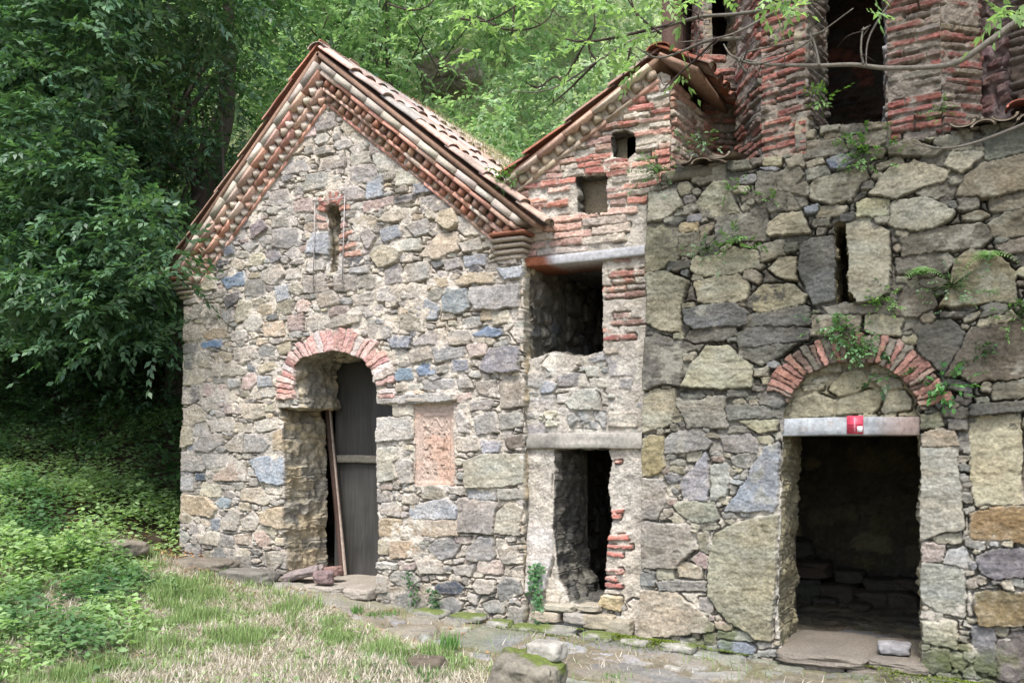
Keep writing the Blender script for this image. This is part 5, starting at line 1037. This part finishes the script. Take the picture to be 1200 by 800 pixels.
tube(m, lim, np.interp(np.linspace(0, 1, len(lim)), [0, .2, .5, .75, 1], [.045, .022, .016, .012, .005]), gc, 9)
twigs = [[(960,77),(957,60),(952,42),(953,34)], [(953,42),(966,36)], [(1012,76),(1009,60),(1010,42),(1012,32)], [(1010,36),(1020,30)],
 [(1240,128),(1190,150),(1140,168),(1103,174),(1070,168)],
 [(990,-20),(900,10),(860,17),(820,20),(780,32),(740,48),(700,72),(660,98),(630,108),(602,107)], [(820,20),(790,28),(700,48),(660,45),(640,32)], [(700,72),(690,55),(697,25),(690,-10)], [(660,98),(680,60),(706,20),(712,-10)], [(740,48),(735,75),(728,92)], [(660,98),(650,90),(630,103),(616,96)], [(700,72),(672,100),(655,115),(642,125)],
 [(870,45),(830,48),(800,60),(770,68),(745,55)], [(560,20),(600,36),(640,25),(655,-10)], [(540,22),(570,25),(600,10),(625,-10)], [(455,5),(480,12),(500,8),(515,-8)], [(905,15),(870,35),(840,45),(795,50)], [(840,45),(815,70),(790,92),(778,104)], [(858,66),(885,75),(930,60),(1000,10)], [(775,40),(750,20),(730,-10)], [(600,40),(602,15),(606,-10)], [(750,25),(742,8),(738,-10)],
 [(1060,-20),(1020,40),(1015,80)], [(875,85),(866,72),(880,60),(930,50)]]
tw_pts = []
for q in twigs:
    q = smooth_path(LP([(a, b, -.1+.1*math.sin(a*.05)) for a, b in q]), 5); tube(m, q, np.linspace(.015 if len(q) > 20 else .010, .004, len(q)), dcx if q[0][0] < -1.6 else gc*.8, 6); tw_pts.append(q)
    if len(q) > 14:
        for k in range(3, len(q)-1, 3):
            if r.random() < .6: a = q[k]; e = a+np.array([r.uniform(-.2, .2), r.uniform(-.1, .1), r.uniform(-.16, .16)]); tube(m, smooth_path([a, (a+e)/2+r.normal(0, .02, 3), e], 3), np.linspace(.005, .002, 7), dcx, 4); tw_pts.append(np.array([a, e]))
m.build('branches', M_bark, ot)
# near leaves: pinnate sprays hanging from the twigs
r = np.random.default_rng(120); cs = []
for px, py, n, sp in [(560,2,16,45),(620,8,26,50),(690,4,26,55),(650,60,8,30),(700,40,12,40),(590,32,10,30),(740,30,10,35),(760,10,16,40),(930,0,12,35),(905,8,8,20),(1185,12,9,14),(1175,0,7,20),(1020,-8,5,40),(800,92,4,14),(560,60,4,20),(690,70,7,30),(735,85,6,25),(830,5,8,30),(480,-6,5,40)]:
    for _ in range(int(n*.5)+1): cs.append(P(px+r.normal(0, sp*.5), py+r.normal(0, sp*.28), YL-.25+r.normal(0, .25)))
cs = np.array(cs); V, Q, C_ = sprays(r, cs, nrm(r.normal(0, 1, (len(cs), 3))*[1, .4, .4]), 9, tl=.2, L=.07, W_=.032, colf=colmix((.20, .34, .12), (.34, .50, .2), .2), droop=.5)
mk('leaves', V, Q, M_leafb, ot, C_, False)
# crown above the dark house, out of the picture, shading it
bl = blob_field(r, 70, (-1.0, -3.2, 5.6), (5.5, 2.2, 8.6), (.5, .9), lambda p: toimg(p)[1] < -60 or toimg(p)[0] > 1300)
c1, o1 = crown_blobs(r, bl, 22); V, Q, C_ = sprays(r, c1, o1, 9, tl=.34, L=.12, W_=.055, colf=colmix((.08, .18, .04), (.14, .28, .06))); mk('crown', V, Q, M_leafb, ot, C_, False)

# ---------------- plants on and below the walls ----------------
def wall_plant(name, px, py, Y, n, size, L, W_, cols, label, cat, seed, kind='tuft', group=None):
    r = np.random.default_rng(seed); b = P(px, py, Y); m = MB()
    if kind == 'tuft':      # leafy tuft growing out of a joint
        cs = b+r.normal(0, 1, (n, 3))*[size*.5, size*.2, size*.38]; cs[:, 1] = np.minimum(cs[:, 1], Y+.0)-.01; ou = nrm((cs-b)*[1, .5, 1]+[0, -.4*size, .2*size]+r.normal(0, .2*size, (n, 3)))
        V, Q, C_ = sprays(r, cs, ou, 5, tl=L*1.8, L=L, W_=W_, colf=cols, droop=.3)
        mt = MB(); mt.add(V, Q=Q, c=C_)
        for c_ in cs: tube(mt, [b, (b+c_)/2+[0, -.012, .01], c_], [.003, .002, .0012], (.08, .13, .04), 3)
        V = np.concatenate(mt.V); C_ = np.concatenate(mt.C); o = mt.build(name, M_leaf, None, False, tuple(b)); tag(o, label, cat, group); return o
    elif kind == 'fern':
        cs = []; D = []; N = []; Ls = []
        for k in range(n):
            a = r.uniform(-1.3, 1.3); ln = size*r.uniform(.6, 1.1); p = b.copy()
            for s_ in range(10):
                f = s_/9; q = b+np.array([math.sin(a)*ln*f, -.35*ln*f, (math.cos(a)*.7*f-.7*f*f)*ln]); t_ = np.array([math.sin(a), -.35, math.cos(a)*.7-1.4*f])
                for sg in (-1, 1): cs.append(q); D.append(np.cross(nrm(t_[None])[0], [0, -.7, .7])*sg+t_*.35); N.append([0, -.7, .7]); Ls.append(L*(1-.75*f)+.008)
        cs = np.array(cs); V, Q, C_ = leaf_batch(cs, np.array(D), np.array(N, float), np.array(Ls), np.array(Ls)*.35, cols(r, len(cs)))
    elif kind == 'ivy':
        cs = np.stack([b[0]+r.normal(0, .03, n)*(1+0*r.random(n)), np.full(n, Y-.02)-r.random(n)*.04, b[2]+r.random(n)*size], -1); cs[:, 0] += .03*np.sin(cs[:, 2]*9)
        V, Q, C_ = leaf_batch(cs, nrm(r.normal(0, 1, (n, 3))*[1, .3, .6]+[0, -.2, -.5]), nrm(r.normal(0, .4, (n, 3))+[0, -1, .4]), L*r.uniform(.7, 1.2, n), W_*r.uniform(.8, 1.2, n), cols(r, n))
    elif kind == 'grass':
        a = r.uniform(0, 2*np.pi, n); tl = r.uniform(.15, .8, n); D = np.stack([np.cos(a)*tl, np.sin(a)*tl, np.ones(n)], -1); V, Q, C_ = leaf_batch(b+r.normal(0, size*.25, (n, 3))*[1, 1, 0], D, nrm(np.stack([np.cos(a), np.sin(a), -tl], -1)), L*r.uniform(.5, 1.1, n), np.full(n, W_), cols(r, n), .1)
    elif kind == 'weed':    # tall stems with big leaves
        b[2] = gz(b[0], b[1]); Vs = []; Qs = []; Cs = []; k0 = 0; mm = MB()
        for s_ in range(n):
            o = b+np.array([r.normal(0, size*.4), r.normal(0, size*.4), -.02]); hgt = size*r.uniform(.6, 1.1); tp = o+np.array([r.normal(0, .1), r.normal(0, .1)-.05, hgt]); tube(mm, smooth_path([o, (o+tp)/2+r.normal(0, .015, 3), tp], 3), np.linspace(.006, .003, 7), (.08, .14, .05), 4)
            nl = int(hgt/.045); f = np.repeat(np.linspace(.15, 1, nl), 2); a = np.arange(nl*2)*math.pi+np.repeat(np.arange(nl)*1.57, 2)+r.normal(0, .3, nl*2); pos = o+(tp-o)*f[:, None]
            D = np.stack([np.cos(a), np.sin(a), .15-0*a], -1); V, Q, C_ = leaf_batch(pos, D, np.tile([0, -.25, 1.], (nl*2, 1))+r.normal(0, .25, (nl*2, 3)), L*(1.15-.6*f)*r.uniform(.8, 1.2, nl*2), W_*(1.15-.6*f), cols(r, nl*2))
            Vs.append(V); Qs.append(Q+k0); Cs.append(C_); k0 += len(V)
        t = thing(name, tuple(b), label, cat, group); mm.build('stem', M_leaf, t); mk('leaves', np.concatenate(Vs), np.concatenate(Qs), M_leafb, t, np.clip(np.concatenate(Cs), .01, .6), False); return t
    o = mk(name, V, Q, M_leaf, None, np.clip(C_, .005, .6), False, tuple(b)); tag(o, label, cat, group); return o
GN = colmix((.09, .20, .05), (.16, .32, .09)); GB = colmix((.11, .24, .10), (.20, .36, .16)); GBR = colmix((.10, .22, .05), (.18, .32, .08)); GD_ = colmix((.03, .08, .03), (.07, .15, .05)); GSG = colmix((.13, .24, .12), (.2, .33, .17))
G1 = 'small plants rooted in the house wall'
wall_plant('wall_plant', 985, 386, -.03, 44, .17, .04, .022, GB, 'bushy plant growing just above the crown of the red brick door arch', 'plant', 1, group=G1)
wall_plant('wall_plant', 1008, 410, -.04, 46, .13, .034, .022, GB, 'fullest leafy plant hanging over the keystone bricks of the door arch', 'plant', 2, group=G1)
wall_plant('wall_plant', 1042, 441, .0, 9, .12, .055, .035, GD_, 'dark shade plant tucked under the right side of the brick arch', 'plant', 3, group=G1)
wall_plant('wall_plant', 1110, 452, -.04, 16, .12, .055, .034, colmix((.05, .15, .05), (.12, .3, .08)), 'broad glossy leaved plant at the right springing of the brick arch', 'plant', 4, group=G1)
wall_plant('wall_plant', 870, 278, -.04, 16, .12, .06, .024, GN, 'star shaped fern in the joint left of the slit window', 'fern', 5, group=G1)
wall_plant('wall_plant', 828, 292, -.03, 34, .2, .022, .012, GSG, 'feathery grey green tuft left of the star shaped fern', 'plant', 6, group=G1)
wall_plant('wall_plant', 772, 200, -.02, 60, .22, .03, .014, GSG, 'pale feathery tuft at the top corner where brick gable meets dark wall', 'plant', 7, group=G1)
wall_plant('wall_plant', 862, 222, -.03, 12, .1, .03, .018, GN, 'tiny tuft below the wavy coping tiles on the left', 'plant', 8, group=G1)
wall_plant('wall_plant', 1012, 178, -.03, 44, .2, .035, .02, GN, 'low creeping plant under the sill of the tower opening', 'plant', 9, group=G1)
wall_plant('wall_plant', 1036, 348, -.04, 26, .16, .035, .018, GBR, 'bright green tuft at the lower right of the slit window', 'plant', 10, group=G1)
wall_plant('wall_fern', 1082, 318, -.05, 6, .16, .04, .02, GBR, 'bright fern fronds halfway up the dark wall right of the slit window', 'fern', 11, 'fern', G1)
wall_plant('wall_fern', 1160, 300, -.05, 6, .2, .04, .02, GBR, 'longest fern fronds reaching left near the right edge of the dark wall', 'fern', 12, 'fern', G1)
wall_plant('wall_plant', 1115, 335, -.03, 40, .26, .035, .014, GSG, 'loose grey green patch between the two ferns on the dark wall', 'plant', 13, group=G1)
wall_plant('wall_plant', 905, 232, -.03, 8, .06, .03, .018, GN, 'very small green sprig in the upper joints of the dark wall', 'plant', 14, group=G1)
wall_plant('wall_plant', 1190, 368, -.03, 26, .16, .03, .018, GN, 'low green tuft at the right edge above the big brown slab', 'plant', 15, group=G1)
wall_plant('wall_plant', 1148, 412, -.03, 14, .1, .03, .018, GD_, 'small dark creeper between the arch and the big brown slab', 'plant', 16, group=G1)
wall_plant('wall_plant', 950, 372, -.03, 8, .08, .025, .014, GD_, 'thin moss green sprig left of the bushy arch plant', 'plant', 17, group=G1)
wall_plant('wall_plant', 962, 118, .2, 12, .12, .05, .022, GBR, 'single bright sprig on the left of the tower opening sill', 'plant', 18)
wall_plant('wall_plant', 1102, 130, .1, 18, .1, .025, .015, GN, 'little tuft at the corner of the right brick pier', 'plant', 19)
wall_plant('wall_plant', 822, 168, .05, 26, .16, .03, .014, GSG, 'pale weed in the corner between brick gable and tower', 'plant', 20)
wall_plant('gutter_plant', 592, 208, -.1, 22, .12, .045, .022, GN, 'green sprig growing in the valley between the two roofs', 'plant', 21)
wall_plant('climbing_ivy', 632, 728, .05, 190, .55, .045, .036, colmix((.05, .13, .05), (.12, .25, .1)), 'dark ivy climbing beside the left jamb of the annex doorway', 'ivy', 22, 'ivy')
wall_plant('climbing_ivy', 486, 712, -.03, 60, .36, .035, .028, GD_, 'thin ivy strand climbing the foot of the chapel wall', 'ivy', 23, 'ivy')
wall_plant('climbing_ivy', 510, 712, -.03, 50, .2, .035, .028, GD_, 'short ivy sprig beside the dark blue stone at the wall foot', 'ivy', 24, 'ivy')
G2 = 'grass tufts at the foot of the walls'
for k_, (px, py, z_, n, s_, L_, lb) in enumerate([(527, 756, .1, 110, .14, .2, 'tallest grass tuft standing alone on the flagstone path'), (418, 708, .25, 60, .1, .12, 'grass tuft under the chapel threshold slab'), (455, 714, .2, 60, .16, .09, 'low grass tuft by the chapel wall right of the threshold'), (437, 716, .2, 50, .12, .07, 'smallest grass tuft just right of the threshold slab'), (722, 792, .02, 60, .2, .07, 'low grass tuft at the bottom edge right of the mossy boulder'), (500, 778, .1, 90, .22, .1, 'leafy tuft over the half hidden field stone')]):
    q = Gd(px, py, z_); b_ = (q[0], q[1], gz(q[0], q[1])); r = np.random.default_rng(200+k_); a = r.uniform(0, 2*np.pi, n); tl = r.uniform(.1, .7, n)
    V, Q, C_ = leaf_batch(np.array(b_)+r.normal(0, s_*.3, (n, 3))*[1, 1, 0], np.stack([np.cos(a)*tl, np.sin(a)*tl, np.ones(n)], -1), nrm(np.stack([np.cos(a), np.sin(a), -tl], -1)), L_*r.uniform(.5, 1.1, n), np.full(n, .009), GN(r, n), .1)
    tag(mk('grass_tuft', V, Q, M_grass, None, C_, False, b_), lb, 'grass tuft', G2)
G3 = 'tall leafy weeds at the left edge'
WD = [(28, 700, .62, 16, .5, .19, 'broad leaved weed clump at the left edge, lowest in the picture'), (75, 672, .66, 16, .45, .17, 'leafy weed clump second from the left edge'), (12, 640, .75, 16, .6, .18, 'tallest weed clump against the left edge'), (55, 622, .8, 14, .5, .16, 'weed clump behind the broad leaved ones at the left edge'), (120, 690, .55, 8, .25, .1, 'low weed clump below the half buried rock'), (190, 672, .55, 8, .2, .08, 'small ivy like weed clump between the half buried rock and the ledge slab'),
 (175, 640, .6, 10, .28, .09, 'dark leafy clump between the half buried rock and the chapel wall'), (100, 600, .9, 10, .4, .1, 'weed clump on the bank above the half buried rock'), (30, 570, 1.0, 10, .4, .1, 'weed clump farthest up the left bank'), (150, 585, .9, 10, .35, .09, 'weed clump in the dead leaves beside the chapel corner'), (210, 690, .45, 6, .14, .07, 'low weed clump at the foot of the lower ledge slab'), (60, 745, .45, 8, .2, .08, 'low weed clump in the grass near the bottom left corner')]
for k_, (px, py, z_, n, s_, L_, lb) in enumerate(WD):
    q = Gd(px, py, z_)
    for _ in range(6): q = Gd(px, py, gz(q[0], q[1]))
    wall_plant('leafy_weed', px, py, q[1], n, s_, L_, L_*.6, colmix((.22, .38, .16), (.36, .52, .26)) if py > 610 else colmix((.06, .15, .05), (.12, .24, .08)), lb, 'weed', 300+k_, 'weed', G3)

# ---------------- ground cover ----------------
def inpath(x, y): return poly_sd(x, y, np.array(PATH)) > .03
def cover(n, xr, yr, seed):
    r = np.random.default_rng(seed); x = r.uniform(*xr, n); y = r.uniform(*yr, n); z = H(x, y); p = np.stack([x, y, z], -1); v = p-CC; zz = v@CF
    px = 600+FPX*(v@CR)/zz; py = PYP-FPX*(v@CU)/zz; k = (zz > .5) & (px > -120) & (px < 1320) & (py < 900) & ~((x > AX0-.02) & (y > -.02)); return p[k], px[k], py[k], r
# mown grass with dry thatch
p, px, py, r = cover(330000, (-10.5, .5), (-4.8, -.25), 401)
pd = poly_sd(p[:, 0], p[:, 1], np.array(PATH)); dens = np.where(pd > -.03, .03, 1.)*sst(-9.5, -7.5, p[:, 0]+.6*fbm(p[:, 0], p[:, 1], s=4)); dens = dens*(.55+.45*sst(-.3, .2, fbm(p[:, 0]*3, p[:, 1]*3, s=8)))
k = r.random(len(p)) < dens; p = p[k]; n = len(p)
cl2 = fbm(p[:, 0]*5, p[:, 1]*5, s=43, o=3); gm = fbm(p[:, 0]*1.6, p[:, 1]*1.6, s=41, o=4)*1.3+1.1*cl2-.03+.12*sst(-4.6, -6.5, p[:, 0]); isg = (gm*.8+r.normal(0, .26, n)) > .15
a = r.uniform(0, 2*np.pi, n); tl = np.where(isg, r.uniform(.1, .9, n), r.uniform(.6, 4, n)); D = np.stack([np.cos(a)*tl, np.sin(a)*tl, np.ones(n)], -1)
col = np.where(isg[:, None], colmix((.17, .27, .09), (.32, .42, .18))(r, n), colmix((.36, .33, .27), (.62, .57, .48))(r, n))
V, Q, C_ = leaf_batch(p, D, nrm(np.stack([np.cos(a), np.sin(a), -tl], -1)), np.where(isg, r.uniform(.03, .1, n)*(.6+1.8*np.maximum(0, cl2+.25)), r.uniform(.04, .13, n)), np.where(isg, .007, .008), col, .1)
tag(mk('grass', V, Q, M_grass, None, C_, False), 'short mown green grass mixed with dry straw', 'grass', None, 'stuff')
# low herbs in the lawn and on the left bank
p, px, py, r = cover(150000, (-17, -3.5), (-4.6, 2.5), 402)
w = sst(.35, -.45, p[:, 0]-np.interp(p[:, 1], [-3.5, -2.2, -1.5, -.4], [-6.0, -6.35, -6.8, -8.1])+.9*fbm(p[:, 0]*1.2, p[:, 1]*1.2, s=9)); pd = poly_sd(p[:, 0], p[:, 1], np.array(PATH))
dens = np.where(pd > -.05, 0, .12+.88*w); dens = dens*sst(-.5, -.1, fbm(p[:, 0]*2.3, p[:, 1]*2.3, s=10))*(1-1.*np.exp(-((p[:, 0]+8.0)/1.0)**2-((p[:, 1]+.4)/.45)**2))*(1-.7*np.exp(-((p[:, 0]+10.8)/.7)**2-((p[:, 1]-.3)/.5)**2)); k = r.random(len(p)) < dens; p = p[k]; n = len(p); w = w[k]
hgt = r.random(n)*(.03+.14*w)+(r.random(n)**.7)*.75*w*np.maximum(0, fbm(p[:, 0]*1.6, p[:, 1]*1.6, s=11)+.05); pp = p+np.stack([0*hgt, 0*hgt, hgt], -1); a = r.uniform(0, 2*np.pi, n)
tone = sst(-.3, .4, fbm(p[:, 0]*1.1, p[:, 1]*1.1, s=12)-.25*sst(0, 1.5, p[:, 1])+.2)[:, None]; cl_ = colmix((.06, .15, .06), (.11, .22, .09))(r, n)*(1-tone)+colmix((.26, .40, .16), (.40, .54, .26))(r, n)*tone
V, Q, C_ = leaf_batch(pp, np.stack([np.cos(a), np.sin(a), r.uniform(-.3, .5, n)], -1), nrm(r.normal(0, .35, (n, 3))+[0, -.1, 1]), r.uniform(.035, .1, n), r.uniform(.025, .065, n), cl_, .1)
tag(mk('ground_cover', V, Q, M_leafb, None, C_, False), 'low herbs and ivy spreading over the bank left of the chapel', 'ground cover', None, 'stuff')
# dead leaves
p, px, py, r = cover(16000, (-13, -3.2), (-3.5, 1.5), 403)
a1 = 1.3*np.exp(-((p[:, 0]+8.1)/.9)**2-((p[:, 1]+.35)/.45)**2)+.8*np.exp(-((p[:, 0]+7.4)/.8)**2-((p[:, 1]+.45)/.3)**2)+.5*np.exp(-((p[:, 0]+10.8)/1.2)**2-((p[:, 1]-.5)/.8)**2)+.05+.12*np.exp(-((p[:, 1]+.3)/.15)**2)*(p[:, 0] < -3.8)
k = r.random(len(p)) < np.clip(a1, 0, 1); p = p[k]; n = len(p); p = p+[0, 0, .012]; p[:, 2] += .04*((p[:, 0] > -8.3) & (p[:, 0] < -7.2) & (p[:, 1] > -.5)); a = r.uniform(0, 2*np.pi, n)
V, Q, C_ = leaf_batch(p, np.stack([np.cos(a), np.sin(a), r.uniform(-.1, .3, n)], -1), nrm(r.normal(0, .3, (n, 3))+[0, 0, 1]), r.uniform(.03, .065, n), r.uniform(.02, .035, n), colmix((.34, .17, .08), (.52, .34, .18))(r, n), .2)
tag(mk('fallen_leaves', V, Q, M_grass, None, C_, False), 'brown fallen leaves gathered at the left foot of the chapel', 'leaves', None, 'stuff')
# dry grass growing on the chapel roof
r = np.random.default_rng(404); n = 11000; t_ = r.random(n)**.8; yy = r.uniform(.3, 4.7, n); k = r.random(n) < sst(.9, 2.8, yy+1.2*fbm(yy*2, t_*4, s=6)); t_ = t_[k]; yy = yy[k]; n = len(yy)
x = -5.95+t_*2.35; z = 5.895-(x+6.05)*(5.895-3.80)/2.52+.09; a = r.uniform(0, 2*np.pi, n); tl = r.uniform(.1, 1, n)
V, Q, C_ = leaf_batch(np.stack([x, yy, z], -1), np.stack([np.cos(a)*tl, np.sin(a)*tl, np.ones(n)], -1), nrm(np.stack([np.cos(a), np.sin(a), -tl], -1)), r.uniform(.05, .16, n), np.full(n, .009), colmix((.36, .34, .2), (.5, .46, .28))(r, n), .1)
tag(mk('roof_grass', V, Q, M_grass, None, C_, False), 'dry yellow grass growing over the rear tiles of the chapel roof', 'grass', None, 'stuff')
# moss cushions along the foot of the walls
r = np.random.default_rng(405); n = 16000; x = r.uniform(-3.9, .2, n); y = -.02-np.abs(r.normal(0, .12, n)); k = r.random(n) < sst(-.05, .25, fbm(x*2.4, y*6, s=7, o=4)+.35*np.exp(-((x+3.0)/.6)**2)-.05); x = x[k]; y = y[k]; n = len(x)
z = H(x, y)+.045*np.exp(-((y+.1)/.1)**2)+.02; V, Q, C_ = leaf_batch(np.stack([x, y, z], -1), r.normal(0, 1, (n, 3))*[1, 1, .5]+[0, 0, .6], nrm(r.normal(0, .5, (n, 3))+[0, 0, 1]), r.uniform(.01, .022, n), r.uniform(.006, .012, n), colmix((.10, .15, .02), (.2, .26, .04))(r, n), .1)
tag(mk('moss', V, Q, M_grass, None, C_, False), 'green moss creeping along the foot of the annex and house walls', 'moss', None, 'stuff')
